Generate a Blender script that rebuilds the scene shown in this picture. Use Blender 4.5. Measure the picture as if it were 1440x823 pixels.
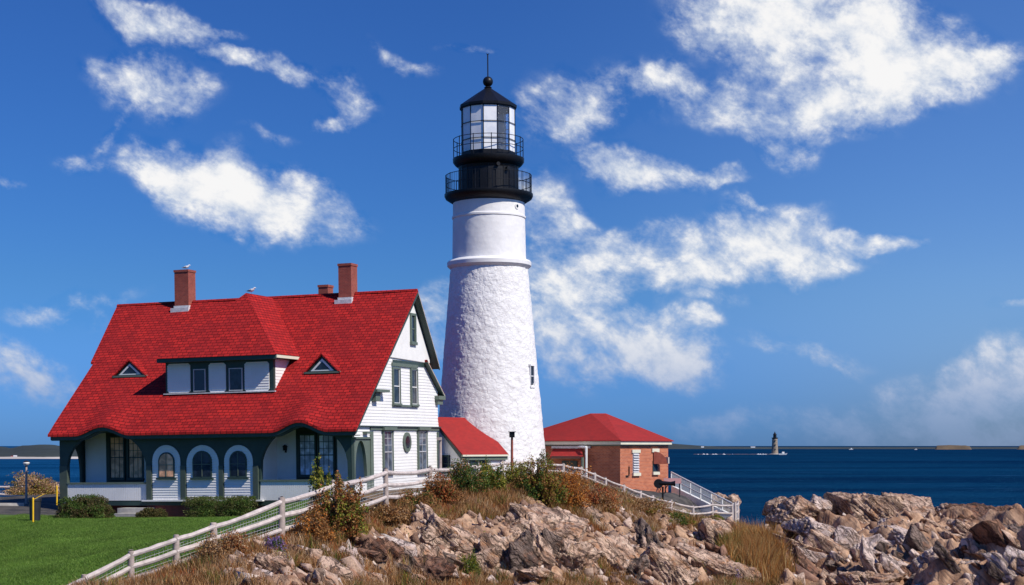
import bpy, bmesh, math, random
import numpy as np
from mathutils import Vector, Matrix
rng = np.random.default_rng(7); random.seed(7)
R = math.radians
F = 2200.0; EYE = 11.0; HOR = 627.0
S = bpy.context.scene
for o in list(bpy.data.objects): bpy.data.objects.remove(o)
C = S.collection
# ------------------------------------------------------------------ camera
cd = bpy.data.cameras.new('camera'); cam = bpy.data.objects.new('camera', cd); C.objects.link(cam)
cam.location = (0, 0, EYE); cam.rotation_euler = (R(90), 0, 0)
cd.sensor_width = 36; cd.lens = F / 1440 * 36; cd.shift_y = (HOR - 411.5) / 1440
cd.clip_start = 0.5; cd.clip_end = 80000; S.camera = cam
S.view_settings.view_transform = 'Standard'; S.view_settings.look = 'None'
S.view_settings.exposure = 0.0; S.view_settings.gamma = 1; S.view_settings.use_curve_mapping = False
SUN_AZ, SUN_EL = R(-38), R(44.5)       # from +X towards the camera side
sdir = Vector((math.cos(SUN_EL) * math.cos(SUN_AZ), math.cos(SUN_EL) * math.sin(SUN_AZ), math.sin(SUN_EL)))
ld = bpy.data.lights.new('sun', 'SUN'); ld.energy = 5.0; ld.angle = R(0.5); ld.color = (1, .93, .82)
lo = bpy.data.objects.new('sun', ld); C.objects.link(lo)
lo.rotation_euler = sdir.to_track_quat('Z', 'Y').to_euler()
# ------------------------------------------------------------------ sky with clouds (direction space)
W = bpy.data.worlds.new('World'); S.world = W; W.use_nodes = True
nt = W.node_tree; nt.nodes.clear()
class NT:
    def __init__(s, nt): s.nt = nt
    def n(s, t, **kw):
        x = s.nt.nodes.new(t)
        for k, v in kw.items(): setattr(x, k, v)
        return x
    def l(s, a, b): s.nt.links.new(a, b)
    def set(s, sock, v):
        if isinstance(v, (int, float, tuple, list)): sock.default_value = v
        else: s.l(v, sock)
    def math(s, op, a, b=None, c=None, clamp=False):
        x = s.n('ShaderNodeMath', operation=op, use_clamp=clamp); s.set(x.inputs[0], a)
        if b is not None: s.set(x.inputs[1], b)
        if c is not None: s.set(x.inputs[2], c)
        return x.outputs[0]
    def vmath(s, op, a, b=None, scale=None):
        x = s.n('ShaderNodeVectorMath', operation=op); s.set(x.inputs[0], a)
        if b is not None: s.set(x.inputs[1], b)
        if scale is not None: s.set(x.inputs['Scale'], scale)
        return x.outputs[1] if op in ('LENGTH', 'DOT_PRODUCT') else x.outputs[0]
    def noise(s, vec, scale, detail=4, rough=.5, dist=0, col=False, dims='3D'):
        x = s.n('ShaderNodeTexNoise', noise_dimensions=dims); s.set(x.inputs['Vector'], vec)
        x.inputs['Scale'].default_value = scale; x.inputs['Detail'].default_value = detail
        x.inputs['Roughness'].default_value = rough; x.inputs['Distortion'].default_value = dist
        return x.outputs['Color' if col else 'Fac']
    def ramp(s, f, a, b, smooth=True, to0=0., to1=1.):
        x = s.n('ShaderNodeMapRange', interpolation_type='SMOOTHSTEP' if smooth else 'LINEAR')
        s.set(x.inputs[0], f); x.inputs[1].default_value = a; x.inputs[2].default_value = b
        x.inputs[3].default_value = to0; x.inputs[4].default_value = to1
        return x.outputs[0]
    def mix(s, f, a, b, mode='MIX'):
        x = s.n('ShaderNodeMix', data_type='RGBA', blend_type=mode); s.set(x.inputs[0], f)
        s.set(x.inputs[6], a if not isinstance(a, (tuple, list)) else tuple(a) + ((1,) if len(a) == 3 else ()))
        s.set(x.inputs[7], b if not isinstance(b, (tuple, list)) else tuple(b) + ((1,) if len(b) == 3 else ()))
        return x.outputs[2]
N = NT(nt)
sky = N.n('ShaderNodeTexSky', sky_type='NISHITA'); sky.sun_disc = False
sky.sun_elevation = SUN_EL; sky.sun_rotation = math.atan2(sdir.x, sdir.y)
sky.air_density = 1.0; sky.dust_density = 0.35; sky.ozone_density = 3.0; sky.altitude = 0
geo = N.n('ShaderNodeTexCoord').outputs['Generated']
sep = N.n('ShaderNodeSeparateXYZ'); N.l(geo, sep.inputs[0])
az = N.math('ARCTAN2', sep.outputs[0], sep.outputs[1]); el = N.math('ARCSINE', sep.outputs[2])
cmb = N.n('ShaderNodeCombineXYZ'); N.l(az, cmb.inputs[0]); N.l(el, cmb.inputs[1]); P0 = cmb.outputs[0]
def ang(u, v): 
    return math.atan((u - 720) / F), math.atan((HOR - v) / math.hypot(F, u - 720))
wn = N.noise(P0, 11, 3, .5, col=True)
wn2 = N.noise(P0, 42, 4, .6, col=True)
off = N.vmath('SCALE', N.vmath('SUBTRACT', wn, (.5, .5, .5)), scale=.06)
off2 = N.vmath('SCALE', N.vmath('SUBTRACT', wn2, (.5, .5, .5)), scale=.016)
PW = N.vmath('ADD', N.vmath('ADD', P0, off), off2)
# (pixel centre, radii, tilt, strength): real cloud banks written down by the direction they stand in
CL = [(210,20,80,22,5,.95),(290,26,46,10,12,.5),(215,105,75,36,12,1.0),(165,80,45,14,10,.5),(165,170,45,14,-50,.42),(330,72,62,14,18,.8),(420,97,65,17,12,.75),(505,125,38,22,30,.6),
 (475,158,42,9,-12,.55),(280,245,110,42,18,.85),(365,300,120,44,10,1.12),(320,275,90,42,20,1.05),(420,265,60,30,30,.55),(120,222,50,16,10,.4),(575,85,60,12,30,.42),(655,62,40,10,5,.35),(370,188,50,9,5,.3),
 (25,520,75,38,18,1.05),(95,428,75,17,-3,.5),(5,243,30,8,10,.35),(615,445,35,38,20,.7),(600,495,35,22,0,.4),
 (1100,22,150,48,8,1.05),(1210,70,170,70,15,1.25),(1290,125,130,42,-10,.95),(1400,95,60,26,-5,.7),(1110,140,130,40,5,1.0),(1100,190,60,22,25,.6),(1000,110,60,18,-10,.4),
 (925,105,60,30,-15,.62),(800,150,90,40,-20,.52),(850,130,130,44,-10,.42),(885,235,95,28,10,.95),(990,240,60,14,-5,.8),(1060,272,45,11,8,.55),
 (780,300,60,28,15,.62),(840,330,55,18,5,.6),(930,365,140,40,5,.95),(1080,330,95,46,5,1.1),(1150,370,70,25,0,.9),(960,395,90,25,-8,.85),(1240,350,45,13,10,.65),
 (790,400,90,55,5,.8),(780,450,60,50,0,.65),(870,480,110,46,15,.95),(950,505,70,32,25,1.0),(960,460,50,18,0,.5),(800,520,60,35,10,.35),
 (1120,490,100,16,8,.42),(1160,505,50,10,20,.35),(1440,437,40,9,5,.5),
 (1390,540,170,38,-6,.8),(1500,525,150,55,-5,.8),(1280,590,200,34,-3,.62),(1420,600,200,34,0,.7),(1060,605,130,26,0,.42),(990,610,70,18,0,.4),(1000,430,60,10,0,.3),(750,270,50,30,0,.4)]
acc = None
for (u, v, ru, rv, tilt, st) in CL:
    a, e = ang(u, v)
    mp = N.n('ShaderNodeMapping', vector_type='TEXTURE'); N.l(PW, mp.inputs[0])
    mp.inputs['Location'].default_value = (a, e, 0); mp.inputs['Rotation'].default_value = (0, 0, R(-tilt))
    mp.inputs['Scale'].default_value = (ru * 1.32 / F, rv * 1.45 / F, 1)
    d = N.ramp(N.vmath('LENGTH', mp.outputs[0]), 0.0, 1.15, True, st, 0.0)
    acc = d if acc is None else N.math('ADD', N.math('MAXIMUM', acc, d), N.math('MULTIPLY', N.math('MINIMUM', acc, d), .38))
# fair-weather clouds outside the framed part of the sky
rear = N.ramp(N.noise(N.vmath('MULTIPLY', P0, (1, 2.2, 1)), 3.2, 5, .55), .60, .86, True, 0, .6)
outside = N.ramp(N.math('ABSOLUTE', az), .40, .55)
rear = N.math('MULTIPLY', rear, outside)
acc = N.math('MAXIMUM', acc, rear)
mpn = N.n('ShaderNodeMapping', vector_type='TEXTURE'); N.l(N.vmath('ADD', P0, N.vmath('SCALE', off, scale=.35)), mpn.inputs[0])
mpn.inputs['Rotation'].default_value = (0, 0, R(-22)); mpn.inputs['Scale'].default_value = (1.35, 1, 1)
f1 = N.noise(mpn.outputs[0], 25, 12, .58, .1)
f2 = N.noise(mpn.outputs[0], 62, 10, .62, .0)
dens = N.math('ADD', acc, N.math('MULTIPLY', N.math('SUBTRACT', f1, .5), 2.7))
dens = N.math('ADD', dens, N.math('MULTIPLY', N.math('SUBTRACT', f2, .5), 1.55))
f3 = N.noise(mpn.outputs[0], 210, 6, .62, .0)
dens = N.math('ADD', dens, N.math('MULTIPLY', N.math('SUBTRACT', f3, .5), .7))
dens = N.math('MULTIPLY', dens, N.ramp(acc, .02, .3))
alpha = N.math('POWER', N.ramp(dens, -.14, 1.12), 1.2)
veil = N.math('MULTIPLY', N.ramp(acc, .10, 1.1), N.ramp(N.math('ADD', f1, N.math('MULTIPLY', f2, .5)), .55, .95, True, 0, .55))
alpha = N.math('MAXIMUM', alpha, veil)
alpha = N.math('MULTIPLY', alpha, N.ramp(sep.outputs[2], -.003, .055, True, .35, .97))
# sky colour
sk = N.n('ShaderNodeHueSaturation'); N.l(sky.outputs[0], sk.inputs['Color']); sk.inputs['Saturation'].default_value = 1.22
azr = N.math('MULTIPLY', N.ramp(az, -.06, .34), N.math('SUBTRACT', 1, N.ramp(az, 1.6, 3.0)))
azl = N.math('MULTIPLY', N.ramp(az, .10, .34), N.math('SUBTRACT', 1, N.ramp(az, 1.6, 3.0)))
t_hi = N.mix(azr, (.215, .465, .88), (.54, .73, 1.13)); t_lo = N.mix(azl, (.165, .43, 1.28), (.30, .48, 1.04))
t_hi = N.mix(N.ramp(sep.outputs[2], .30, .62), t_hi, (.15, .62, 1.35))
skc = N.mix(1.0, sk.outputs[0], N.mix(N.ramp(sep.outputs[2], 0.0, .11), t_lo, t_hi), 'MULTIPLY')
shade = N.ramp(N.math('ADD', dens, N.math('MULTIPLY', N.math('SUBTRACT', f2, .5), 2.2)), .35, 1.6)
ccol = N.mix(shade, (6.0, 6.7, 7.9), (9.6, 9.5, 9.4))
low = N.ramp(sep.outputs[2], .0, .10)
ccol = N.mix(low, (2.9, 3.9, 6.2), ccol)
fin = N.mix(alpha, skc, ccol)
bg = N.n('ShaderNodeBackground'); N.l(fin, bg.inputs[0]); bg.inputs[1].default_value = .10
ow = N.n('ShaderNodeOutputWorld'); N.l(bg.outputs[0], ow.inputs[0])
W.cycles.sampling_method = 'MANUAL'; W.cycles.sample_map_resolution = 1024

# ------------------------------------------------------------------ helpers
def wpt(u, v, D): return Vector(((u - 720) * D / F, D, EYE - (v - HOR) * D / F))
def pnoise(p, seed=0):
    p = np.asarray(p, float); i = np.floor(p).astype(np.int64); f = p - i; w = f * f * f * (f * (f * 6 - 15) + 10)
    out = 0
    for dx in (0, 1):
        for dy in (0, 1):
            for dz in (0, 1):
                h = ((i[..., 0] + dx) * 374761393 + (i[..., 1] + dy) * 668265263 + (i[..., 2] + dz) * 2147483647 + seed * 974711) & 0xffffffff
                h = ((h ^ (h >> 13)) * 1274126177) & 0xffffffff; h = (h ^ (h >> 16)) & 0xffffffff
                h2 = (h * 2654435761) & 0xffffffff; h2 ^= h2 >> 15
                th = h / 4294967296 * 2 * np.pi; cz = h2 / 4294967296 * 2 - 1; sz = np.sqrt(np.maximum(0, 1 - cz * cz))
                g = (np.cos(th) * sz) * (f[..., 0] - dx) + (np.sin(th) * sz) * (f[..., 1] - dy) + cz * (f[..., 2] - dz)
                out = out + g * (w[..., 0] if dx else 1 - w[..., 0]) * (w[..., 1] if dy else 1 - w[..., 1]) * (w[..., 2] if dz else 1 - w[..., 2])
    return out
def fbm(p, octv=4, seed=0, gain=.5):
    p = np.asarray(p, float); s = 0; a = 1
    for k in range(octv): s = s + a * pnoise(p * 2 ** k, seed + k * 17); a *= gain
    return s
def hsh(i, j, k, s):
    h = (i * 73856093 ^ j * 19349663 ^ k * 83492791 ^ (s * 2654435761 & 0xffffffff)) & 0xffffffff
    h = ((h ^ (h >> 15)) * 2246822519) & 0xffffffff; h = ((h ^ (h >> 13)) * 3266489917) & 0xffffffff
    return ((h ^ (h >> 16)) & 0xffffffff) / 4294967296
def facet2(x, y, seed=0, tilt=.6):
    """angular blocks: every voronoi cell is a tilted plane"""
    i0 = np.floor(x).astype(np.int64); j0 = np.floor(y).astype(np.int64)
    best = np.full(x.shape, 9e9); hh = np.zeros(x.shape); sec = np.full(x.shape, 9e9)
    for di in (-1, 0, 1):
        for dj in (-1, 0, 1):
            i = i0 + di; j = j0 + dj
            cx = i + hsh(i, j, 0, seed); cy = j + hsh(i, j, 1, seed); d = (x - cx) ** 2 + (y - cy) ** 2
            h = (hsh(i, j, 2, seed) - .5) + tilt * ((hsh(i, j, 3, seed) - .5) * 2 * (x - cx) + (hsh(i, j, 4, seed) - .5) * 2 * (y - cy))
            m = d < best; sec = np.where(m, best, np.minimum(sec, d)); hh = np.where(m, h, hh); best = np.where(m, d, best)
    return hh, np.sqrt(sec) - np.sqrt(best)

def facet3(p, seed=0, tilt=.8):
    i0 = np.floor(p).astype(np.int64); n = len(p); best = np.full(n, 9e9); sec = np.full(n, 9e9); hh = np.zeros(n)
    for dx in (-1, 0, 1):
        for dy in (-1, 0, 1):
            for dz in (-1, 0, 1):
                i = i0[:, 0] + dx; j = i0[:, 1] + dy; k = i0[:, 2] + dz
                c = np.stack([i + hsh(i, j, k, seed), j + hsh(i, j, k, seed + 1), k + hsh(i, j, k, seed + 2)], -1); q = p - c; d = (q * q).sum(1)
                h = hsh(i, j, k, seed + 3) - .5 + tilt * ((hsh(i, j, k, seed + 4) - .5) * 2 * q[:, 0] + (hsh(i, j, k, seed + 5) - .5) * 2 * q[:, 1] + (hsh(i, j, k, seed + 6) - .5) * 2 * q[:, 2])
                m = d < best; sec = np.where(m, best, np.minimum(sec, d)); hh = np.where(m, h, hh); best = np.where(m, d, best)
    return hh, np.sqrt(sec) - np.sqrt(best)
OFF = {}
IDM = Matrix.Identity(4)
def thing(name, label, cat, base=(0, 0, 0), frame=IDM, group=None):
    o = bpy.data.objects.new(name, None); C.objects.link(o); o.empty_display_size = .3
    o.matrix_world = frame @ Matrix.Translation(base)
    o['label'] = label; o['category'] = cat
    if group: o['group'] = group
    OFF[o.name] = np.array(base, float); return o
def mesh_np(name, V, faces, mat, parent=None, col=None, smooth=False, uv=None, quads=None):
    me = bpy.data.meshes.new(name)
    V = np.asarray(V, float)
    if parent is not None: V = V - OFF[parent.name]
    if quads is not None:
        q = np.asarray(quads, np.int32); k = q.shape[1]
        me.vertices.add(len(V)); me.vertices.foreach_set('co', V.astype(np.float32).ravel())
        me.loops.add(q.size); me.loops.foreach_set('vertex_index', q.ravel())
        me.polygons.add(len(q)); me.polygons.foreach_set('loop_start', np.arange(0, q.size, k, dtype=np.int32))
        me.update(calc_edges=True)
    else:
        me.from_pydata(V.tolist(), [], faces); me.update()
    if col is not None:
        ca = me.color_attributes.new('col', 'FLOAT_COLOR', 'POINT')
        cc = np.ones((len(V), 4), np.float32); cc[:, :3] = col; ca.data.foreach_set('color', cc.ravel())
    if smooth: me.polygons.foreach_set('use_smooth', np.ones(len(me.polygons), bool))
    if uv is not None:
        t, b = (np.array(q, float) for q in uv) if uv != 'auto' else (None, None)
        ul = me.uv_layers.new(name='UVMap'); nl = len(me.loops)
        vi = np.empty(nl, np.int32); me.loops.foreach_get('vertex_index', vi)
        if t is not None: U = np.stack([V[vi] @ t, V[vi] @ b], 1)
        else:
            U = np.zeros((nl, 2))
            for p in me.polygons:
                n = np.array(p.normal); tt = np.cross((0, 0, 1), n); ln = np.linalg.norm(tt)
                tt = tt / ln if ln > .05 else np.array([1., 0, 0]); bb = np.cross(n, tt)
                for li in p.loop_indices: U[li] = (V[vi[li]] @ tt, V[vi[li]] @ bb)
        ul.data.foreach_set('uv', U.astype(np.float32).ravel())
    if mat: me.materials.append(mat)
    o = bpy.data.objects.new(name, me); C.objects.link(o)
    if parent is not None: o.parent = parent; OFF[o.name] = OFF[parent.name]
    return o
def tag(o, label=None, cat=None, group=None, kind=None):
    if label: o['label'] = label
    if cat: o['category'] = cat
    if group: o['group'] = group
    if kind: o['kind'] = kind
    return o
class Pl:
    """a wall plane: x along, y up, n outward"""
    def __init__(s, o, X, Nn, Y=(0, 0, 1)): s.o, s.X, s.Y, s.N = Vector(o), Vector(X), Vector(Y), Vector(Nn)
    def p(s, x, y, n=0): return s.o + s.X * x + s.Y * y + s.N * n
class MB:
    T = .045
    def __init__(s): s.v = []; s.f = []
    def add(s, vs, fs):
        k = len(s.v); s.v += [tuple(q) for q in vs]; s.f += [tuple(k + i for i in f) for f in fs]; return s
    def hexa(s, q):  # 8 points: bottom 4, top 4
        return s.add(q, [(0, 3, 2, 1), (4, 5, 6, 7), (0, 1, 5, 4), (1, 2, 6, 5), (2, 3, 7, 6), (3, 0, 4, 7)])
    def box(s, x0, x1, y0, y1, z0, z1):
        return s.hexa([(x0, y0, z0), (x1, y0, z0), (x1, y1, z0), (x0, y1, z0), (x0, y0, z1), (x1, y0, z1), (x1, y1, z1), (x0, y1, z1)])
    def pbox(s, P, x0, x1, y0, y1, n0, n1):
        return s.hexa([P.p(x0, y0, n0), P.p(x1, y0, n0), P.p(x1, y0, n1), P.p(x0, y0, n1), P.p(x0, y1, n0), P.p(x1, y1, n0), P.p(x1, y1, n1), P.p(x0, y1, n1)])
    def ppoly(s, P, pts, n0, n1):
        k = len(pts); vs = [P.p(x, y, n0) for x, y in pts] + [P.p(x, y, n1) for x, y in pts]
        return s.add(vs, [tuple(range(k))[::-1], tuple(range(k, 2 * k))] + [(i, (i + 1) % k, k + (i + 1) % k, k + i) for i in range(k)])
    def prism(s, pts, vec):
        k = len(pts); vec = Vector(vec); vs = [Vector(q) for q in pts] + [Vector(q) + vec for q in pts]
        return s.add(vs, [tuple(range(k))[::-1], tuple(range(k, 2 * k))] + [(i, (i + 1) % k, k + (i + 1) % k, k + i) for i in range(k)])
    def bar(s, a, b, w, h=None, up=(0, 0, 1)):
        a, b = Vector(a), Vector(b); h = h or w; d = (b - a).normalized(); r = d.cross(Vector(up))
        if r.length < 1e-4: r = d.cross(Vector((0, 1, 0)))
        r.normalize(); u = r.cross(d); r = r * w / 2; u = u * h / 2
        return s.hexa([a - r - u, a + r - u, b + r - u, b - r - u, a - r + u, a + r + u, b + r + u, b - r + u])
    def tube(s, pts, rad, n=8, caps=True):
        pts = [Vector(q) for q in pts]; rad = rad if isinstance(rad, (list, tuple)) else [rad] * len(pts)
        rings = []
        for i, q in enumerate(pts):
            d = (pts[min(i + 1, len(pts) - 1)] - pts[max(i - 1, 0)]).normalized()
            r = d.cross(Vector((0, 0, 1))); r = Vector((1, 0, 0)) if r.length < 1e-3 else r.normalized(); u = r.cross(d).normalized()
            rings.append([q + (r * math.cos(t) + u * math.sin(t)) * rad[i] for t in [2 * math.pi * k / n for k in range(n)]])
        vs = [x for rg in rings for x in rg]; fs = []
        for i in range(len(pts) - 1):
            for k in range(n): a = i * n + k; b = i * n + (k + 1) % n; fs.append((a, b, b + n, a + n))
        if caps: fs += [tuple(range(n))[::-1], tuple(range(len(vs) - n, len(vs)))]
        return s.add(vs, fs)
    def lathe(s, prof, cx=0, cy=0, n=48, a0=0., cap=True):
        vs = []; fs = []
        for r, z in prof:
            for k in range(n):
                t = a0 + 2 * math.pi * k / n; vs.append((cx + r * math.cos(t), cy + r * math.sin(t), z))
        for i in range(len(prof) - 1):
            for k in range(n): a = i * n + k; b = i * n + (k + 1) % n; fs.append((a, b, b + n, a + n))
        if cap: fs += [tuple(range(n))[::-1], tuple(range(len(vs) - n, len(vs)))]
        return s.add(vs, fs)
    def clap(s, P, poly, exp=.2, n0=.0, t=.045):
        """clapboard siding: wedge boards clipped to a convex outline"""
        ys = [q[1] for q in poly]; y = min(ys)
        def clipy(pl, yc, keep_above):
            out = []
            for i in range(len(pl)):
                a, b = pl[i], pl[(i + 1) % len(pl)]; ia = (a[1] >= yc) == keep_above; ib = (b[1] >= yc) == keep_above
                if ia: out.append(a)
                if ia != ib: q = (yc - a[1]) / (b[1] - a[1]); out.append((a[0] + q * (b[0] - a[0]), yc))
            return out
        top = max(ys)
        while y < top - 1e-4:
            y1 = min(y + exp, top); pl = clipy(clipy(poly, y + 1e-6, True), y1 - 1e-6, False)
            if len(pl) >= 3:
                k = len(pl); vs = [P.p(x, yy, n0 - .02) for x, yy in pl] + [P.p(x, yy, n0 + t * (1 - .78 * (yy - y) / exp)) for x, yy in pl]
                s.add(vs, [tuple(range(k, 2 * k))] + [(i, (i + 1) % k, k + (i + 1) % k, k + i) for i in range(k)])
            y = y1
        return s
    def build(s, name, mat, parent=None, smooth=False, uv=None, bevel=0):
        o = mesh_np(name, np.array(s.v), s.f, mat, parent, smooth=False, uv=None)
        me = o.data; bm = bmesh.new(); bm.from_mesh(me); bmesh.ops.recalc_face_normals(bm, faces=bm.faces); bm.to_mesh(me); bm.free()
        if uv is not None:
            V = np.array([v.co for v in me.vertices]); ul = me.uv_layers.new(name='UVMap')
            U = np.zeros((len(me.loops), 2))
            for p in me.polygons:
                if uv == 'auto':
                    n = np.array(p.normal); tt = np.cross((0, 0, 1), n); ln = np.linalg.norm(tt)
                    tt = tt / ln if ln > .05 else np.array([1., 0, 0]); bb = np.cross(n, tt)
                else: tt, bb = np.array(uv[0], float), np.array(uv[1], float)
                for li in p.loop_indices: q = V[me.loops[li].vertex_index]; U[li] = (q @ tt, q @ bb)
            ul.data.foreach_set('uv', U.astype(np.float32).ravel())
        if smooth:
            me.polygons.foreach_set('use_smooth', np.ones(len(me.polygons), bool))
            try: me.set_sharp_from_angle(angle=R(40))
            except Exception: pass
        if bevel:
            m = o.modifiers.new('bevel', 'BEVEL'); m.width = bevel; m.segments = 2; m.limit_method = 'ANGLE'
        return o
# ------------------------------------------------------------------ materials
MATS = {}
def newmat(name):
    m = bpy.data.materials.new(name); m.use_nodes = True; t = m.node_tree; t.nodes.clear(); n = NT(t)
    b = n.n('ShaderNodeBsdfPrincipled'); o = n.n('ShaderNodeOutputMaterial'); n.l(b.outputs[0], o.inputs[0]); MATS[name] = m
    return m, n, b
def bump(n, b, h, strength=.3, dist=.02):
    x = n.n('ShaderNodeBump'); x.inputs['Strength'].default_value = strength; x.inputs['Distance'].default_value = dist
    n.set(x.inputs['Height'], h); n.l(x.outputs[0], b.inputs['Normal']); return x
def paint(name, col, rough=.5, var=.12, scale=2.5, bmp=.15, dirt=None, metal=0., spec=.4):
    m, n, b = newmat(name); g = n.n('ShaderNodeTexCoord').outputs['Object']
    f = n.noise(g, scale, 6, .6); f2 = n.noise(g, scale * 9, 4, .6)
    c = n.mix(n.ramp(f, .3, .7), tuple(x * (1 - var) for x in col), tuple(min(1, x * (1 + var * .5)) for x in col))
    if dirt: c = n.mix(n.ramp(n.noise(n.vmath('MULTIPLY', g, (3, 3, .5)), 2.5, 6, .65), .56, .8, True, 0, dirt[3]), c, dirt[:3])
    n.l(c, b.inputs['Base Color']); n.set(b.inputs['Roughness'], n.ramp(f2, .3, .7, True, rough * .85, min(1, rough * 1.15)))
    b.inputs['Metallic'].default_value = metal; b.inputs['Specular IOR Level'].default_value = spec
    bump(n, b, f2, bmp, .01); return m
M_white = paint('white_paint', (.80, .79, .77), .55, .05, 1.2, .1, (.55, .52, .47, .35))
M_white2 = paint('white_trim', (.76, .76, .74), .5, .05, 2, .1)
M_green = paint('dark_green_paint', (.032, .058, .052), .45, .15, 2, .1)
M_sage = paint('sage_green_paint', (.115, .15, .12), .5, .1, 2, .1)
M_cream = paint('cream_paint', (.68, .66, .52), .5, .06, 2, .1)
M_black = paint('black_iron', (.006, .0065, .009), .45, .3, 4, .2, (.02, .014, .012, .4), spec=.3)
M_mid = paint('mid_green_paint', (.065, .088, .072), .5, .15, 2, .1)  # mid green, lighter than the wall green
M_wood = paint('weathered_wood', (.42, .34, .30), .85, .25, 5, .6, (.30, .24, .21, .6))
M_woodw = paint('whitewashed_wood', (.56, .48, .44), .8, .25, 4, .7, (.30, .24, .20, .75))
M_wire = paint('galvanised_wire', (.50, .50, .52), .5, .1, 5, .1)
M_stone = paint('pale_concrete', (.46, .43, .39), .85, .2, 2, .6, (.28, .24, .2, .5))
M_yellow = paint('yellow_paint', (.80, .48, .02), .4, .1, 3, .1)
M_dark = paint('dark_plastic', (.02, .022, .03), .5, .2, 3, .1)
M_floor = paint('grey_floor_paint', (.07, .08, .08), .6, .1, 2, .1)
M_lead = paint('pale_flashing', (.62, .61, .62), .5, .2, 5, .3)
M_panel = paint('smooth_white_stucco', (.80, .79, .76), .7, .05, 1.5, .2)
M_gull = paint('gull_white', (.8, .8, .8), .8, .05, 4, .1)
M_gullg = paint('gull_grey', (.16, .17, .19), .8, .1, 4, .1)
M_sign = paint('faded_red_panel', (.33, .16, .16), .5, .1, 3, .1)
M_rustp = paint('rust_red_metal', (.30, .075, .045), .6, .2, 3, .2)
M_granite = paint('old_granite', (.30, .24, .18), .85, .35, .6, .4, (.12, .1, .09, .6))
def glass(name, col=(.012, .018, .028), rough=.06):
    m, n, b = newmat(name); g = n.n('ShaderNodeTexCoord').outputs['Object']
    n.l(n.mix(n.ramp(n.noise(g, 1.7, 3), .4, .62), col, tuple(x * 2.2 for x in col)), b.inputs['Base Color'])
    b.inputs['Roughness'].default_value = rough; bump(n, b, n.noise(g, 1.5, 2), .06, .05); return m
M_glass = glass('dark_window_glass')
M_curtain = glass('curtained_window_glass', (.40, .44, .52), .15)
M_bluegl = glass('blue_grey_window_glass', (.05, .065, .09), .08)  # panes with a blue-grey base colour
M_warm = glass('window_glass_warm_reflection', (.50, .27, .16), .25)  # warm reflection put into the pane colour; no lit room behind
def shingle():
    m, n, b = newmat('red_shingles'); uv = n.n('ShaderNodeUVMap').outputs[0]
    wob = n.vmath('ADD', uv, n.vmath('SCALE', n.vmath('SUBTRACT', n.noise(uv, 1.1, 3, col=True), (.5, .5, .5)), scale=.07))
    bt = n.n('ShaderNodeTexBrick', offset=.5, squash=1); n.l(wob, bt.inputs['Vector'])
    bt.inputs['Scale'].default_value = 1; bt.inputs['Brick Width'].default_value = .42; bt.inputs['Row Height'].default_value = .27
    bt.inputs['Mortar Size'].default_value = .024; bt.inputs['Mortar Smooth'].default_value = .35; bt.inputs['Bias'].default_value = -.1
    bt.inputs['Color1'].default_value = (.47, .024, .021, 1); bt.inputs['Color2'].default_value = (.26, .014, .015, 1); bt.inputs['Mortar'].default_value = (.10, .008, .010, 1)
    c = bt.outputs['Color']
    c = n.mix(n.ramp(n.noise(uv, .55, 6, .6), .38, .68, True, 0, .55), c, (.27, .018, .02), 'MIX')
    c = n.mix(n.ramp(n.noise(uv, 3.3, 4, .7), .54, .72, True, 0, .7), c, (.13, .012, .015))
    c = n.mix(n.ramp(n.noise(n.vmath('MULTIPLY', uv, (1, .35, 1)), 2.2, 5, .7), .66, .82, True, 0, .35), c, (.5, .1, .08))
    n.l(c, b.inputs['Base Color']); b.inputs['Roughness'].default_value = .9; b.inputs['Specular IOR Level'].default_value = .1
    sp = n.n('ShaderNodeSeparateXYZ'); n.l(wob, sp.inputs[0])
    saw = n.math('FRACT', n.math('DIVIDE', sp.outputs[1], .27))
    h = n.math('ADD', n.math('MULTIPLY', n.math('SUBTRACT', 1, saw), .6), n.math('MULTIPLY', bt.outputs['Fac'], -.6))
    h = n.math('ADD', h, n.math('MULTIPLY', n.noise(uv, 14, 4, .7), .5))
    bump(n, b, h, 1.0, .05); return m
M_roof = shingle()
def sheetroof():
    m, n, b = newmat('red_roof_felt'); uv = n.n('ShaderNodeUVMap').outputs[0]
    bt = n.n('ShaderNodeTexBrick'); n.l(uv, bt.inputs['Vector']); bt.inputs['Scale'].default_value = 1
    bt.inputs['Brick Width'].default_value = .3; bt.inputs['Row Height'].default_value = .14; bt.inputs['Mortar Size'].default_value = .006
    bt.inputs['Color1'].default_value = (.35, .026, .022, 1); bt.inputs['Color2'].default_value = (.28, .022, .020, 1); bt.inputs['Mortar'].default_value = (.26, .03, .03, 1)
    c = n.mix(n.ramp(n.noise(uv, .8, 5, .6), .35, .7, True, 0, .5), bt.outputs[0], (.22, .024, .022))
    n.l(c, b.inputs['Base Color']); b.inputs['Roughness'].default_value = .85; b.inputs['Specular IOR Level'].default_value = .2
    bump(n, b, n.math('ADD', bt.outputs['Fac'], n.noise(uv, 12, 3)), .3, .01); return m
M_felt = sheetroof()
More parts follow.
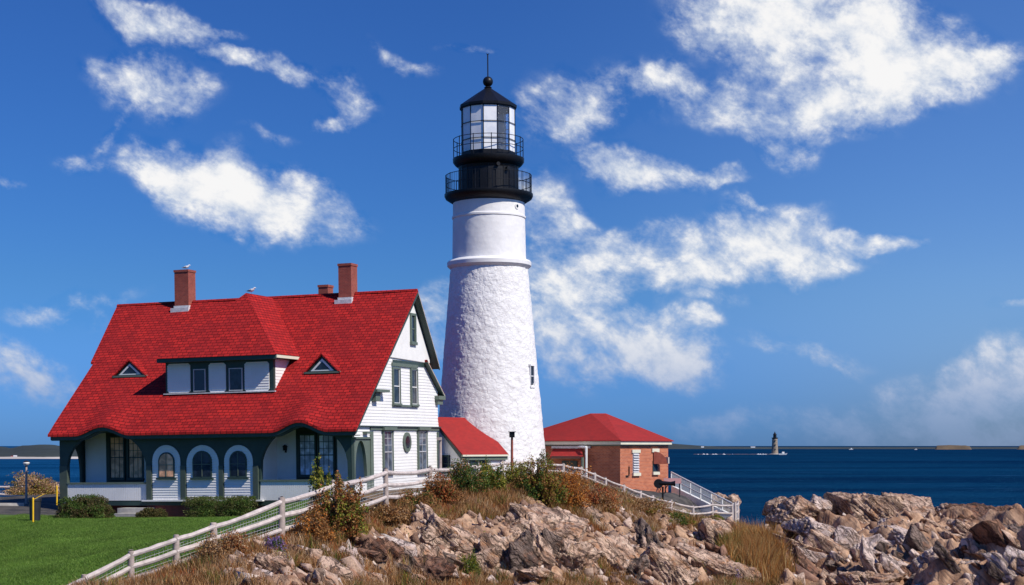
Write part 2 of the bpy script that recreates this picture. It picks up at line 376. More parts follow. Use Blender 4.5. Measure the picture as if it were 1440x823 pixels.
def brick(name, c1, c2, mortar, w=.23, h=.085):
    m, n, b = newmat(name); uv = n.n('ShaderNodeUVMap').outputs[0]
    bt = n.n('ShaderNodeTexBrick'); n.l(uv, bt.inputs['Vector']); bt.inputs['Scale'].default_value = 1
    bt.inputs['Brick Width'].default_value = w; bt.inputs['Row Height'].default_value = h; bt.inputs['Mortar Size'].default_value = .010; bt.inputs['Mortar Smooth'].default_value = .2
    bt.inputs['Color1'].default_value = c1 + (1,); bt.inputs['Color2'].default_value = c2 + (1,); bt.inputs['Mortar'].default_value = mortar + (1,)
    c = n.mix(n.ramp(n.noise(uv, .9, 6, .65), .42, .75, True, 0, .5), bt.outputs[0], tuple(x * .62 for x in c2))
    c = n.mix(n.ramp(n.noise(uv, 4.5, 3, .6), .58, .75, True, 0, .4), c, tuple(min(1, x * 1.5) for x in c1))
    n.l(c, b.inputs['Base Color']); b.inputs['Roughness'].default_value = .9
    bump(n, b, n.math('ADD', n.math('MULTIPLY', bt.outputs['Fac'], -1), n.math('MULTIPLY', n.noise(uv, 20, 3), .5)), .5, .015); return m
M_brick = brick('red_brick', (.56, .165, .07), (.38, .095, .045), (.50, .31, .22), .28, .105)
M_chim = brick('chimney_brick', (.36, .075, .048), (.26, .05, .036), (.27, .13, .1), .22, .09)
M_found = brick('dark_red_brick', (.22, .04, .035), (.17, .03, .03), (.12, .05, .05))
def tower_mat():
    m, n, b = newmat('whitewashed_rubble'); g = n.n('ShaderNodeTexCoord').outputs['Object']
    d = n.vmath('ADD', g, n.vmath('SCALE', n.vmath('SUBTRACT', n.noise(g, 3, 3, col=True), (.5, .5, .5)), scale=.35))
    vo = n.n('ShaderNodeTexVoronoi', feature='DISTANCE_TO_EDGE'); n.l(n.vmath('MULTIPLY', d, (1, 1, 1.6)), vo.inputs['Vector']); vo.inputs['Scale'].default_value = 2.1
    e = n.ramp(vo.outputs['Distance'], 0, .12)
    h = n.math('ADD', n.math('MULTIPLY', e, .55), n.math('MULTIPLY', n.noise(g, 5, 6, .62), 1.1))
    c = n.mix(n.ramp(n.noise(g, 1.3, 6, .65), .4, .72), (.80, .785, .77), (.70, .68, .67))
    c = n.mix(n.ramp(n.noise(n.vmath('MULTIPLY', g, (2, 2, .25)), 1.4, 6, .7), .60, .82, True, 0, .35), c, (.50, .46, .43))
    c = n.mix(n.math('MULTIPLY', n.math('SUBTRACT', 1, e), .18), c, (.45, .42, .4))
    n.l(c, b.inputs['Base Color']); b.inputs['Roughness'].default_value = .75; bump(n, b, h, .5, .035); return m
M_rubble = tower_mat()
M_tsmooth = paint('whitewashed_smooth_masonry', (.79, .775, .76), .7, .06, 1.2, .5, (.60, .57, .54, .35))
def rockmat(name, tan, grey, rust):
    m, n, b = newmat(name); g = n.n('ShaderNodeTexCoord').outputs['Object']
    mp = n.n('ShaderNodeMapping', vector_type='TEXTURE'); n.l(g, mp.inputs[0]); mp.inputs['Rotation'].default_value = (R(12), R(46), R(-8)); mp.inputs['Scale'].default_value = (1.3, .5, .16)
    st = n.noise(mp.outputs[0], 1.0, 8, .66, .5); f = n.noise(g, .9, 6, .6); ff = n.noise(g, 6, 7, .75)
    wv = n.vmath('ADD', g, n.vmath('SCALE', n.vmath('SUBTRACT', n.noise(g, 1.2, 4, col=True), (.5, .5, .5)), scale=.9))
    mp2 = n.n('ShaderNodeMapping', vector_type='TEXTURE'); n.l(wv, mp2.inputs[0]); mp2.inputs['Rotation'].default_value = (R(10), R(46), R(10)); mp2.inputs['Scale'].default_value = (1.5, .9, .5)
    vo = n.n('ShaderNodeTexVoronoi', feature='DISTANCE_TO_EDGE'); n.l(mp2.outputs[0], vo.inputs['Vector']); vo.inputs['Scale'].default_value = 1.1
    crk = n.ramp(vo.outputs['Distance'], 0.0, .05)
    c = n.mix(n.ramp(f, .38, .62), tan, grey)
    c = n.mix(n.ramp(st, .50, .62, True, 0, .6), c, tuple(x * .5 for x in grey))
    c = n.mix(n.ramp(n.noise(g, 1.5, 5, .65), .52, .68, True, 0, .75), c, rust)
    c = n.mix(n.ramp(ff, .56, .70, True, 0, .6), c, tuple(min(.75, x * 1.5) for x in tan))
    mp3 = n.n('ShaderNodeMapping', vector_type='TEXTURE'); n.l(wv, mp3.inputs[0]); mp3.inputs['Rotation'].default_value = (R(8), R(44), R(-4)); mp3.inputs['Scale'].default_value = (2.2, .9, .10)
    gr = n.noise(mp3.outputs[0], .8, 5, .6, .2); grv = n.ramp(gr, .40, .47)
    c = n.mix(n.math('MULTIPLY', n.math('SUBTRACT', 1, grv), .75), c, tuple(x * .3 for x in grey))
    c = n.mix(n.ramp(gr, .58, .70, True, 0, .5), c, tuple(min(.8, x * 1.35) for x in tan))
    c = n.mix(n.ramp(ff, .34, .46, True, .45, 0), c, tuple(x * .3 for x in grey))
    c = n.mix(n.math('MULTIPLY', n.math('SUBTRACT', 1, crk), .6), c, tuple(x * .3 for x in grey))
    n.l(c, b.inputs['Base Color']); b.inputs['Roughness'].default_value = .92; b.inputs['Specular IOR Level'].default_value = .15
    bump(n, b, n.math('ADD', n.math('ADD', n.math('MULTIPLY', st, 1.8), n.math('MULTIPLY', ff, .55)), n.math('ADD', n.math('MULTIPLY', crk, .4), n.math('MULTIPLY', grv, .9))), 1.0, .13)
    return m
M_rock = rockmat('pale_ledge_rock', (.70, .49, .36), (.42, .27, .195), (.48, .22, .10))
M_rockg = rockmat('grey_pink_rock', (.74, .58, .50), (.56, .42, .36), (.56, .34, .20))
M_rockr = rockmat('rust_stained_rock', (.30, .16, .10), (.17, .10, .075), (.30, .11, .05))
M_rockd = rockmat('dark_and_shaded_rock', (.27, .195, .16), (.15, .11, .09), (.24, .11, .06))  # dark rock; on the cliff blocks the shade is put into its colour
def leafmat(name, rough=.6, trans=.25):
    m, n, b = newmat(name); a = n.n('ShaderNodeVertexColor', layer_name='col')
    n.l(a.outputs[0], b.inputs['Base Color']); b.inputs['Roughness'].default_value = rough; b.inputs['Specular IOR Level'].default_value = .25
    t = n.n('ShaderNodeBsdfTranslucent'); n.l(a.outputs[0], t.inputs[0]); mx = n.n('ShaderNodeMixShader'); mx.inputs[0].default_value = trans
    n.l(b.outputs[0], mx.inputs[1]); n.l(t.outputs[0], mx.inputs[2])
    o = [x for x in n.nt.nodes if x.type == 'OUTPUT_MATERIAL'][0]; n.l(mx.outputs[0], o.inputs[0]); return m
M_leaf = leafmat('leaves'); M_grass = leafmat('grass_blades')
#==TERRAIN==
# ------------------------------------------------------------------ terrain
CP = [(0,740,87),(0,823,50.5),(100,823,50),(-150,823,52),(-200,745,88),(330,728,96),(100,728,97),(250,728,97),(200,780,65),(300,745,80),(400,735,84),(470,722,90),
 (40,712,105),(-100,712,105),(150,722,104),(300,724,106),(450,715,104),(560,728,101),(604,724,104),(540,732,96),(590,730,97),(640,712,98),(570,735,86),(620,722,86),(520,735,84),(690,672,111),(760,668,112),(640,690,108),
 (120,840,51),(185,823,52),(248,803,52.7),(301,780,54),(396,755,57),(470,730,61),(543,707,66),(604,694,72),(657,686,76.5),(707,679,81),(745,675,84),(792,672,86),(852,691,89),(877,700,90.5),(900,709,92),(944,724,95),(975,734,96.5),(1002,739,98),(1033,739,99),
 (880,694,110),(930,697,110),(900,690,120),(800,670,118),(950,712,103),(1000,728,102),(985,705,110),
 (330,826,49),(400,826,50),(400,792,53),(480,826,54),(480,772,58),(560,826,58),(560,764,64),(600,724,69),(640,700,73),(700,826,63),(700,760,67),(700,728,71),(700,700,76),(770,830,62),(770,716,75),(760,700,79),(800,826,65),(850,826,68),(850,740,78),(850,705,84),
 (950,826,73),(950,765,84),(920,735,89),(1050,826,78),(1020,757,92),(1060,800,83),(1060,750,92),
 (1100,826,78),(1150,826,80),(1130,770,88),(1150,745,94),(1250,826,76),(1250,760,88),(1250,722,96),(1400,826,72),(1400,740,90),(1400,765,82),(1550,826,70),(1550,735,92),(1340,755,90),(1330,735,96)]
pts = [list(wpt(u, v, D)) for u, v, D in CP]
for x, y, z in [(-60,150,-2),(-42,150,-2),(-60,133,6),(-40,133,6),(-28,130,6.2),(-75,133,6),(-20,140,-2),(0,145,-2),(12,138,-2),(18,126,-2.5),(16,108,1.0),(17,116,-2),(21,106,1.0),(30,108,1),(40,108,0),(25,120,-3),(40,120,-3),(55,118,-3),(60,100,0),(-60,115,6.2),(-40,118,6.5),(-20,122,7),(0,125,7.5),(-75,150,-3),(75,150,-3),(0,160,-3),
                (-70,88,6.3),(-70,55,5.8),(-30,40,4.5),(-15,40,2.5),(-22,30,0),(-50,30,0),(-5,42,1.8),(5,44,1),(15,50,1),(25,55,1),(35,58,1.2),(50,60,1),(-8,32,-2),(10,34,-2),(30,40,-2),(55,42,-2),(-70,32,-1),(72,75,3),(72,100,0),(-80,110,6),
                (15.6,99.5,4.3),(16.3,103,2.6),(14.6,112,1.0),(13.5,104,5.6)]: pts.append([x, y, z])
pts = np.array(pts)
def tps_fit(p, lam=.6):
    n = len(p); d = np.hypot(p[:, None, 0] - p[None, :, 0], p[:, None, 1] - p[None, :, 1]); K = np.where(d > 0, d * d * np.log(d + 1e-9), 0) / 100
    A = np.zeros((n + 3, n + 3)); A[:n, :n] = K + lam * np.eye(n) * .05; A[:n, n] = 1; A[:n, n + 1:] = p[:, :2]; A[n:, :n] = A[:n, n:].T
    return np.linalg.solve(A, np.concatenate([p[:, 2], np.zeros(3)]))
TW = tps_fit(pts)
def tz(x, y):
    x = np.asarray(x, float); y = np.asarray(y, float); z = TW[-3] + TW[-2] * x + TW[-1] * y
    for (px_, py_, _), w in zip(pts, TW): d = np.hypot(x - px_, y - py_); z = z + w * np.where(d > 0, d * d * np.log(d + 1e-9), 0) / 100
    return z
def pix(x, y, z): return 720 + F * x / y, HOR - F * (z - EYE) / y
def sm(x, a, b): t = np.clip((x - a) / (b - a), 0, 1); return t * t * (3 - 2 * t)
FENCE = [(-40,870,50.5,45),(50,838,50.8,45),(120,808,51,42),(185,773,52,49),(248,752,52.7,48),(301,735,54,45),(396,698,57,55),(470,675,61,53),(543,658,66,48),(604,655,72,40),(657,652,76.5,34),(707,647,81,31),(748,645,84,29)]
FX = np.array([(u - 720) * D / F for u, v, D, h in FENCE]); FY = np.array([D for u, v, D, h in FENCE])
RZ = [(770,775,95,62,1.3),(640,770,75,55,1.0),(540,785,75,40,1.0),(365,812,75,26,.9),(450,815,70,24,1.0),(930,790,120,55,1.1),(860,750,70,45,.8),(1010,770,40,40,1.0),(960,760,60,40,.6),(1280,770,210,90,1.6),(1120,790,50,50,1.2),(600,720,40,20,.5),(1330,735,120,40,1.6)]
def masks(x, y, z):
    u, v = pix(x, y, z)
    rock = np.zeros(x.shape)
    for (a, b, ra, rb, s) in RZ: rock = np.maximum(rock, s * (1 - np.clip(np.hypot((u - a) / ra, (v - b) / rb) - .35, 0, 1)))
    rock = np.where(y < 62, np.maximum(rock, sm(z, 4.6, 3.6)), rock)
    rock = np.maximum(rock, sm(y + np.where(x < -22, -22, 0), 112, 122)); rock = np.maximum(rock, sm(z, 3.2, 2.0))
    nz = fbm(np.stack([x * .55, y * .4, z * .2], -1), 4, 5)
    rock = sm(rock + nz * .8, .38, .72)
    # lawn: behind the fence line
    fy = np.interp(x, FX, FY); lawn = np.maximum(sm(y - fy, -.1, .5), sm(-x, 14.0, 14.4) * sm(y, 46, 47)) * sm(-x, 6.5, 8.5) * sm(z, 5.0, 5.8)
    lawn = lawn * (1 - sm(y, 108, 113))
    rock = rock * (1 - lawn)
    return rock, lawn
def tfull(x, y):
    z0 = tz(x, y); rock, lawn = masks(x, y, z0)
    th = R(-38); xs = x * math.cos(th) + y * math.sin(th); ys = -x * math.sin(th) + y * math.cos(th)
    wx = fbm(np.stack([x * .4, y * .4, x * 0], -1), 3, 31) * .8; wy = fbm(np.stack([x * .4, y * .4, x * 0 + 9], -1), 3, 41) * .8
    h = np.zeros(x.shape); 
    for k, (sc, am) in enumerate([(2.6, .85), (1.1, .42), (.48, .20), (.22, .09)]):
        f, e = facet2((xs + wx) / sc / 1.5, (ys + wy) / sc * 1.15, 50 + k, 1.0); h = h + am * f - am * .35 * (1 - sm(e, 0, .10))
    hs = (x * .68 - y * .28 + z0 * .62) + fbm(np.stack([x * .35, y * .35, x * 0], -1), 3, 88) * .55
    for per, am in ((.62, .42), (.27, .16)):
        q = hs / per; L_ = np.floor(q); fr_ = q - L_; lev = hsh(L_.astype(np.int64), np.floor((y + wx * 2) / 1.7).astype(np.int64), np.zeros(x.shape, np.int64), 5)
        h = h + am * ((lev - .5) * 1.0 + .35 * (fr_ - .5))
    near = 1 - lawn
    g = fbm(np.stack([x * .35, y * .35, x * 0], -1), 4, 3) * .25 * near + fbm(np.stack([x * 1.6, y * 1.6, x * 0], -1), 3, 8) * .10 * near + .05 * fbm(np.stack([x * .25, y * .25, x * 0], -1), 2, 77)
    z = z0 + h * rock * (1 - .0) + g + .12 * rock
    return z, rock, lawn
def grid(x0, x1, y0, y1, step):
    xs = np.arange(x0, x1 + 1e-6, step); ys = np.arange(y0, y1 + 1e-6, step); X, Y = np.meshgrid(xs, ys); return X, Y
# non-uniform grid: finer where the photograph looks closest
def axis(segs):
    out = [segs[0][0]]
    for a, b, st in segs: n = max(1, int(round((b - a) / st))); out += list(np.linspace(a, b, n + 1)[1:])
    return np.array(out)
AX = axis([(-80, -34, 2.0), (-34, -12, .30), (-12, 36, .125), (36, 46, .5), (46, 80, 2.0)])
AY = axis([(28, 46, 1.2), (46, 100, .14), (100, 124, .35), (124, 160, 2.0)])
X, Y = np.meshgrid(AX, AY); Z, RK, LW = tfull(X, Y)
for _ in range(1):
    Zp = np.pad(Z, 1, mode='edge'); Z = .4 * Z + .6 * (Zp[:-2, 1:-1] + Zp[2:, 1:-1] + Zp[1:-1, :-2] + Zp[1:-1, 2:] + Zp[:-2, :-2] + Zp[2:, 2:] + Zp[:-2, 2:] + Zp[2:, :-2]) / 8
ny, nx = X.shape; idx = np.arange(nx * ny).reshape(ny, nx)
Q = np.stack([idx[:-1, :-1], idx[:-1, 1:], idx[1:, 1:], idx[1:, :-1]], -1).reshape(-1, 4)
def hcurve(u, v, D):  return 0
# gravel / paved yard masks kept in the blue channel
YD = sm(Y, 97.5, 98.5) * sm(-X, 22, 24) * (1 - sm(Y, 126, 128)) + ((sm(X, 3.5, 4.5)) * sm(Y, 100, 103) * (1 - sm(X, 15, 16)) * (1 - sm(Y, 112, 116)))
cols = np.stack([RK, LW, np.clip(YD, 0, 1)], -1).reshape(-1, 3)
def groundmat():
    m, n, b = newmat('headland_ground'); a = n.n('ShaderNodeVertexColor', layer_name='col'); s3 = n.n('ShaderNodeSeparateColor'); n.l(a.outputs[0], s3.inputs[0])
    g = n.n('ShaderNodeTexCoord').outputs['Object']
    mp = n.n('ShaderNodeMapping', vector_type='TEXTURE'); n.l(g, mp.inputs[0]); mp.inputs['Rotation'].default_value = (R(12), R(46), R(-8)); mp.inputs['Scale'].default_value = (1.3, .5, .16)
    st = n.noise(mp.outputs[0], 1.1, 7, .62, .5); f = n.noise(g, .8, 6, .6); ff = n.noise(g, 6, 6, .7)
    rk = n.mix(n.ramp(f, .36, .62), (.56, .36, .23), (.27, .15, .09))
    rk = n.mix(n.ramp(st, .48, .64, True, 0, .6), rk, (.12, .09, .075))
    rk = n.mix(n.ramp(n.noise(g, 1.3, 5, .65), .53, .68, True, 0, .75), rk, (.25, .12, .07))
    rk = n.mix(n.ramp(ff, .62, .76, True, 0, .6), rk, (.52, .44, .38))
    rk = n.mix(n.ramp(ff, .30, .42, True, .5, 0), rk, (.08, .06, .05))
    so = n.mix(n.ramp(n.noise(g, 2.4, 7, .7), .35, .65), (.11, .062, .03), (.27, .165, .085))
    so = n.mix(n.ramp(n.noise(g, .5, 4, .6), .50, .68, True, 0, .6), so, (.09, .085, .03))
    lw = n.mix(n.ramp(n.noise(n.vmath('MULTIPLY', g, (1, .45, 1)), 1.6, 7, .7), .3, .7), (.06, .125, .016), (.105, .175, .028))
    lw = n.mix(n.ramp(n.noise(g, 22, 4, .8), .5, .72, True, 0, .5), lw, (.09, .14, .035))
    yd = n.mix(n.ramp(n.noise(g, .7, 5, .6), .4, .6), (.055, .052, .05), (.10, .09, .08))
    c = n.mix(s3.outputs[0], so, rk); c = n.mix(s3.outputs[1], c, lw); c = n.mix(s3.outputs[2], c, yd)
    n.l(c, b.inputs['Base Color']); b.inputs['Roughness'].default_value = .95; b.inputs['Specular IOR Level'].default_value = .15
    bump(n, b, n.math('ADD', n.math('MULTIPLY', st, 1.3), ff), .8, .09); return m
ter = mesh_np('headland_terrain', np.stack([X, Y, Z], -1).reshape(-1, 3), None, groundmat(), col=cols, quads=Q, smooth=False); tag(ter, kind='structure')
def gz(x, y):
    i = np.clip(np.searchsorted(AY, y) - 1, 0, ny - 2); j = np.clip(np.searchsorted(AX, x) - 1, 0, nx - 2)
    fx = (x - AX[j]) / (AX[j + 1] - AX[j]); fy = (y - AY[i]) / (AY[i + 1] - AY[i])
    return (Z[i, j] * (1 - fx) + Z[i, j + 1] * fx) * (1 - fy) + (Z[i + 1, j] * (1 - fx) + Z[i + 1, j + 1] * fx) * fy
def gat(A, x, y):
    i = np.clip(np.searchsorted(AY, y) - 1, 0, ny - 2); j = np.clip(np.searchsorted(AX, x) - 1, 0, nx - 2); return A[i, j]
# ------------------------------------------------------------------ sea
def seamat():
    m, n, b = newmat('sea_water'); g = n.n('ShaderNodeTexCoord').outputs['Object']
    gs = n.vmath('MULTIPLY', g, (1, 2.4, 1)); sp = n.n('ShaderNodeSeparateXYZ'); n.l(g, sp.inputs[0])
    big = n.noise(n.vmath('MULTIPLY', g, (.0013, .011, 1)), 1.0, 6, .65); fine = n.noise(n.vmath('MULTIPLY', g, (.02, .11, 1)), 1.0, 6, .7)
    sky_refl = n.ramp(sp.outputs[0], 25, -190)  # lighter water to the left: reflected sky put into the base colour
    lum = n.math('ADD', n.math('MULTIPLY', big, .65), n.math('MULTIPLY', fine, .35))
    c = n.mix(n.ramp(lum, .42, .58), (.0002, .0055, .016), (.0014, .026, .056)); c2 = n.mix(n.ramp(lum, .42, .58), (.002, .034, .085), (.006, .060, .14)); c = n.mix(sky_refl, c, c2)
    c = n.mix(n.ramp(fine, .60, .72, True, 0, .6), c, (.05, .13, .25))
    w1 = n.noise(gs, .10, 5, .6, .4); w2 = n.noise(gs, .75, 5, .65, .3)
    bp = bump(n, b, n.math('ADD', n.math('MULTIPLY', w1, 2.6), n.math('MULTIPLY', w2, .5)), 1.0, 1.1)
    df = n.n('ShaderNodeBsdfDiffuse'); gl = n.n('ShaderNodeBsdfGlossy'); n.l(c, df.inputs[0]); gl.inputs['Color'].default_value = (.008, .05, .10, 1); gl.inputs['Roughness'].default_value = .3
    n.l(bp.outputs[0], df.inputs['Normal']); n.l(bp.outputs[0], gl.inputs['Normal']); ad = n.n('ShaderNodeAddShader'); n.l(df.outputs[0], ad.inputs[0]); n.l(gl.outputs[0], ad.inputs[1])
    o = [x for x in n.nt.nodes if x.type == 'OUTPUT_MATERIAL'][0]; n.l(ad.outputs[0], o.inputs[0]); return m
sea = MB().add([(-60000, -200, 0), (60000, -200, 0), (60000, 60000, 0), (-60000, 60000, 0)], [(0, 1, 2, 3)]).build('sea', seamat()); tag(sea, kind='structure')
#==HOUSE==
# ------------------------------------------------------------------ keeper's house
TH, ROLL = R(20), R(.82)
_a = Vector((math.cos(TH), -math.sin(TH), 0)); _b = Vector((math.sin(TH), math.cos(TH), 0)); _c = Vector((0, 0, 1))
RM = Matrix.Rotation(-ROLL, 3, 'Y')
HR = RM @ Matrix((_a, _b, _c)).transposed()
HO = wpt(500, 603, 95)
HM = Matrix.Translation(HO) @ HR.to_4x4()
def hloc(u, v, axis_, val):
    o = HR.transposed() @ (Vector((0, 0, EYE)) - HO); d = HR.transposed() @ Vector(((u - 720) / F, 1, (HOR - v) / F))
    t = (val - o[axis_]) / d[axis_]; return o + d * t
def hF(u, v, b): q = hloc(u, v, 1, b); return q.x, q.z
def hG(u, v, a): q = hloc(u, v, 0, a); return q.y, q.z
br, hr = hG(587, 408, 0.0); m_ = hr / br
aL = hF(67, 612, 0)[0]; aL2 = hF(165, 424, br)[0]
GW = -.56                                   # gable wall plane
bf_, cb = hG(520, 599, GW); bre, _t = hG(615, 599, GW)
house = thing('keepers_house', "white clapboard keeper's house with steep red shingled roof and green trim beside the tall lighthouse", 'house', (-10, 7, -5.2), HM)
BF = .85                                    # porch front plane
BW = bf_ - .02                              # wall behind the porch
PF = Pl((0, BF, 0), (1, 0, 0), (0, -1, 0)); PB = Pl((0, BW, 0), (1, 0, 0), (0, -1, 0)); PG = Pl((GW, 0, 0), (0, 1, 0), (1, 0, 0))
def roofz(b): return m_ * b
e1 = (hF(143, 612, 0)[0], 2.15, .56); e2 = (hF(420, 606, 0)[0], 2.0, .60)
def eb(a): 
    s = 0
    for c0, w, h in (e1, e2):
        t = (a - c0) / w
        if abs(t) < 1: s += h * (.5 + .5 * math.cos(math.pi * t))
    return s
def ffal(b): t = min(1, b / 3.0); return (1 - t) ** 2 * (1 + 2 * t)
# main roof, front slope
bs = hloc(113, 508, 0, aL).y
def slab(name, mat, Ag, Bg, zf, th, parent, uvv, al=None):
    vs = []; na, nb = len(Ag), len(Bg)
    for t in (0, 1):
        for j, b in enumerate(Bg):
            for a0_ in Ag:
                a = a0_ if al is None else al[j] * (1 - (a0_ - Ag[0]) / (Ag[-1] - Ag[0])) + Ag[-1] * (a0_ - Ag[0]) / (Ag[-1] - Ag[0])
                vs.append((a, b, zf(a, b) - t * th))
    fs = []; K = na * nb
    for j in range(nb - 1):
        for i in range(na - 1):
            k = j * na + i; fs.append((k, k + 1, k + 1 + na, k + na)); fs.append((K + k, K + k + na, K + k + 1 + na, K + k + 1))
    for i in range(na - 1): fs.append((i, K + i, K + i + 1, i + 1)); k = (nb - 1) * na + i; fs.append((k, k + 1, K + k + 1, K + k))
    for j in range(nb - 1): k = j * na; fs.append((k, k + na, K + k + na, K + k)); k += na - 1; fs.append((k, K + k, K + k + na, k + na))
    return MB().add(vs, fs).build(name, mat, parent, smooth=True, uv=uvv)
nrm = 1 / math.hypot(1, m_)
uvF = ((1, 0, 0), (0, nrm, m_ * nrm))
bstep = br * .54
Bgr = list(np.linspace(0, bstep, 40)) + [bstep + .01] + list(np.linspace(bstep + .3, br, 12))
alr = [aL - .0 * b for b in Bgr[:40]] + [aL - .28 + (aL2 - aL + .28) * (b - bstep) / (br - bstep) for b in Bgr[40:]]
low = slab('roof', M_roof, np.linspace(aL, .02, 190), Bgr, lambda a, b: roofz(b) + eb(a) * ffal(b) + .02 * math.sin(a * 1.1 + b * .8) * (b > .5), .16, house, uvF, alr)
low['label'] = 'red shingled front roof slope with two eyebrow curves over the porch'
b2, h2 = hG(618, 514, 0.03); mr = (hr - h2) / (b2 - br); nr = 1 / math.hypot(1, mr)
slab('roof', M_roof, np.linspace(aL2, .03, 8), np.linspace(br, b2, 6), lambda a, b: hr - mr * (b - br) + .03, .17, house, ((-1, 0, 0), (0, -nr, mr * nr)))
b3, h3 = hG(625, 554, -.22); bq, hq = hG(601, 506, -.22); hq = min(hq, hr - mr * (bq - br) - .1); ml = (hq - h3) / (b3 - bq); nl_ = 1 / math.hypot(1, ml)
slab('roof', M_roof, np.linspace(aL, -.22, 8), np.linspace(bq, b3, 6), lambda a, b: hq - ml * (b - bq), .15, house, ((-1, 0, 0), (0, -nl_, ml * nl_)))
# ridge cap
MB().prism([(0, br - .14, hr - .06), (0, br, hr + .09), (0, br + .14, hr - .06)], (aL2, 0, 0)).build('ridge_cap', M_roof, house, uv='auto')
# soffits and barge boards of the gable end
m = MB()
def strip(P0, P1, dx0, dx1, dn, th):  # board following the rake in b,c between a=dx0..dx1
    (b0, c0), (b1, c1) = P0, P1
    m.hexa([(dx0, b0, c0 - dn - th), (dx1, b0, c0 - dn - th), (dx1, b1, c1 - dn - th), (dx0, b1, c1 - dn - th), (dx0, b0, c0 - dn), (dx1, b0, c0 - dn), (dx1, b1, c1 - dn), (dx0, b1, c1 - dn)])
strip((br, hr), (b2, h2), GW, -.04, .16, .10); strip((bq, hq), (b3, h3), GW, -.28, .16, .10)
strip((bstep, roofz(bstep)), (br, hr), GW, -.04, .16, .10); strip((.1, .1 * m_), (bstep, roofz(bstep)), GW, -.07, .17, .10)
m.build('soffit', M_green, house)
m = MB(); strip((br, hr), (b2 + .02, h2), -.03, .05, .12, .20); strip((bq, hq), (b3 + .02, h3), -.27, -.19, .10, .20); m.build('barge_board', M_green, house)
m = MB(); strip((br, hr - .04), (b2, h2 - .04), .03, .075, .12, .055); strip((bq, hq - .04), (b3, h3 - .04), -.21, -.165, .10, .055); m.build('barge_moulding', M_cream, house)
m = MB(); strip((.02, 0.0), (bstep, roofz(bstep)), -.03, .03, .16, .16); strip((bstep, roofz(bstep)), (br, hr), -.02, .055, .14, .18); m.build('barge_board', M_green, house)
# rear eave return
q0, q1 = hG(607, 552, GW), hG(624, 561, GW)
MB().box(GW - .1, -.16, b3 - 1.1, b3 + .05, h3 - .42, h3 - .16).box(GW - .1, -.30, b3 - 1.0, b3 - .1, h3 - .75, h3 - .42).build('eave_return', M_sage, house)
# front eave return
b4, c4 = hG(524, 549, GW)
MB().box(GW, .05, b4 - .6, b4 + 1.3, c4 - .12, c4 + .05).box(GW, -.2, b4 - .3, b4 + .35, c4 - .7, c4 - .12).build('eave_bracket', M_sage, house)
# walls
m = MB()
gl, gr_ = hG(549, 502, GW), hG(603, 511, GW)
low_poly = [(bf_, -5.2), (bre, -5.2), (bre, cb - .05), (bf_, cb - .05)]
m.clap(PG, low_poly, t=.03)
zc = (gl[1] + gr_[1]) / 2
bwr = bre
upoly = [(BF - .25, cb + .0), (bwr + .12, cb), (bwr, cb + .5), (bwr, min(h3 + .2, 3)), (b2 - .55, h2 - .1), (b2 - .9, zc + .1), (zc / m_ + .35, zc + .1)]
m.clap(PG, upoly, n0=.03, t=.03)
m.build('wall', M_white, house)
MB().ppoly(Pl((GW - .06, 0, 0), (0, 1, 0), (1, 0, 0)), [(bf_, -5.2), (bre, -5.2), (bre, h3), (br, hr - .4), (.4, .28), (bf_, .25)], -.1, .0).ppoly(Pl((aL + .6, 0, 0), (0, 1, 0), (1, 0, 0)), [(bf_, -5.2), (bre, -5.2), (bre, h3), (br, hr - .4), (.4, .28), (bf_, .25)], -.1, .0) \
    .box(aL + .5, GW - .2, bre - .1, bre, -5.2, h3 + .1).box(aL + .6, GW - .08, BW + .02, BW + .15, -5.2, roofz(BW) - .2).build('wall', M_white, house)
# upper smooth gable panel
ap = hG(577, 430, GW)
pan = MB().ppoly(PG, [(gl[0] - .3, gl[1] - .05), (gr_[0] - .15, zc - .1), (gr_[0] - .1, zc + .2), (br + .1, hr - .55), (br - .1, hr - .55), (gl[0] - .3, gl[1] + .15)], -.02, .14).build('gable_panel', M_panel, house, bevel=.04)
MB().pbox(PG, gl[0] + .2, gr_[0] - .5, zc - .38, zc - .10, 0, .09).build('frieze', M_green, house)
def window(P, x0, x1, y0, y1, parent, fm=M_green, gm=M_glass, fw=.10, nx_=1, ny_=1, sash=True, n0=.05, head=None, sashm=None):
    m = MB(); T = n0 + .09
    m.pbox(P, x0, x0 + fw, y0, y1, n0 - .05, T).pbox(P, x1 - fw, x1, y0, y1, n0 - .05, T).pbox(P, x0 + fw, x1 - fw, y1 - fw, y1, n0 - .05, T).pbox(P, x0 - .04, x1 + .04, y0 - .06, y0 + fw * .8, n0 - .05, T + .06)
    w = m.build('window', fm, parent)
    g = MB().pbox(P, x0 + fw, x1 - fw, y0 + fw * .8, y1 - fw, n0 - .04, n0 + .005).build('pane', gm, w)
    s = MB(); xa, xb, ya, yb = x0 + fw, x1 - fw, y0 + fw * .8, y1 - fw; t = .045
    s.pbox(P, xa, xa + t, ya, yb, n0, n0 + .04).pbox(P, xb - t, xb, ya, yb, n0, n0 + .04).pbox(P, xa + t, xb - t, ya, ya + t, n0, n0 + .04).pbox(P, xa + t, xb - t, yb - t, yb, n0, n0 + .04)
    if sash: ym = (ya + yb) / 2; s.pbox(P, xa + t, xb - t, ym - .03, ym + .03, n0, n0 + .05)
    ylo = (ya + yb) / 2 if sash else ya
    for k in range(1, nx_): xx = xa + (xb - xa) * k / nx_; s.pbox(P, xx - .015, xx + .015, ya + t, yb - t, n0, n0 + .03)
    for k in range(1, ny_): yy = ylo + (yb - ylo) * k / ny_; s.pbox(P, xa + t, xb - t, yy - .015, yy + .015, n0, n0 + .028)
    s.build('sash', sashm or fm, w)
    return w
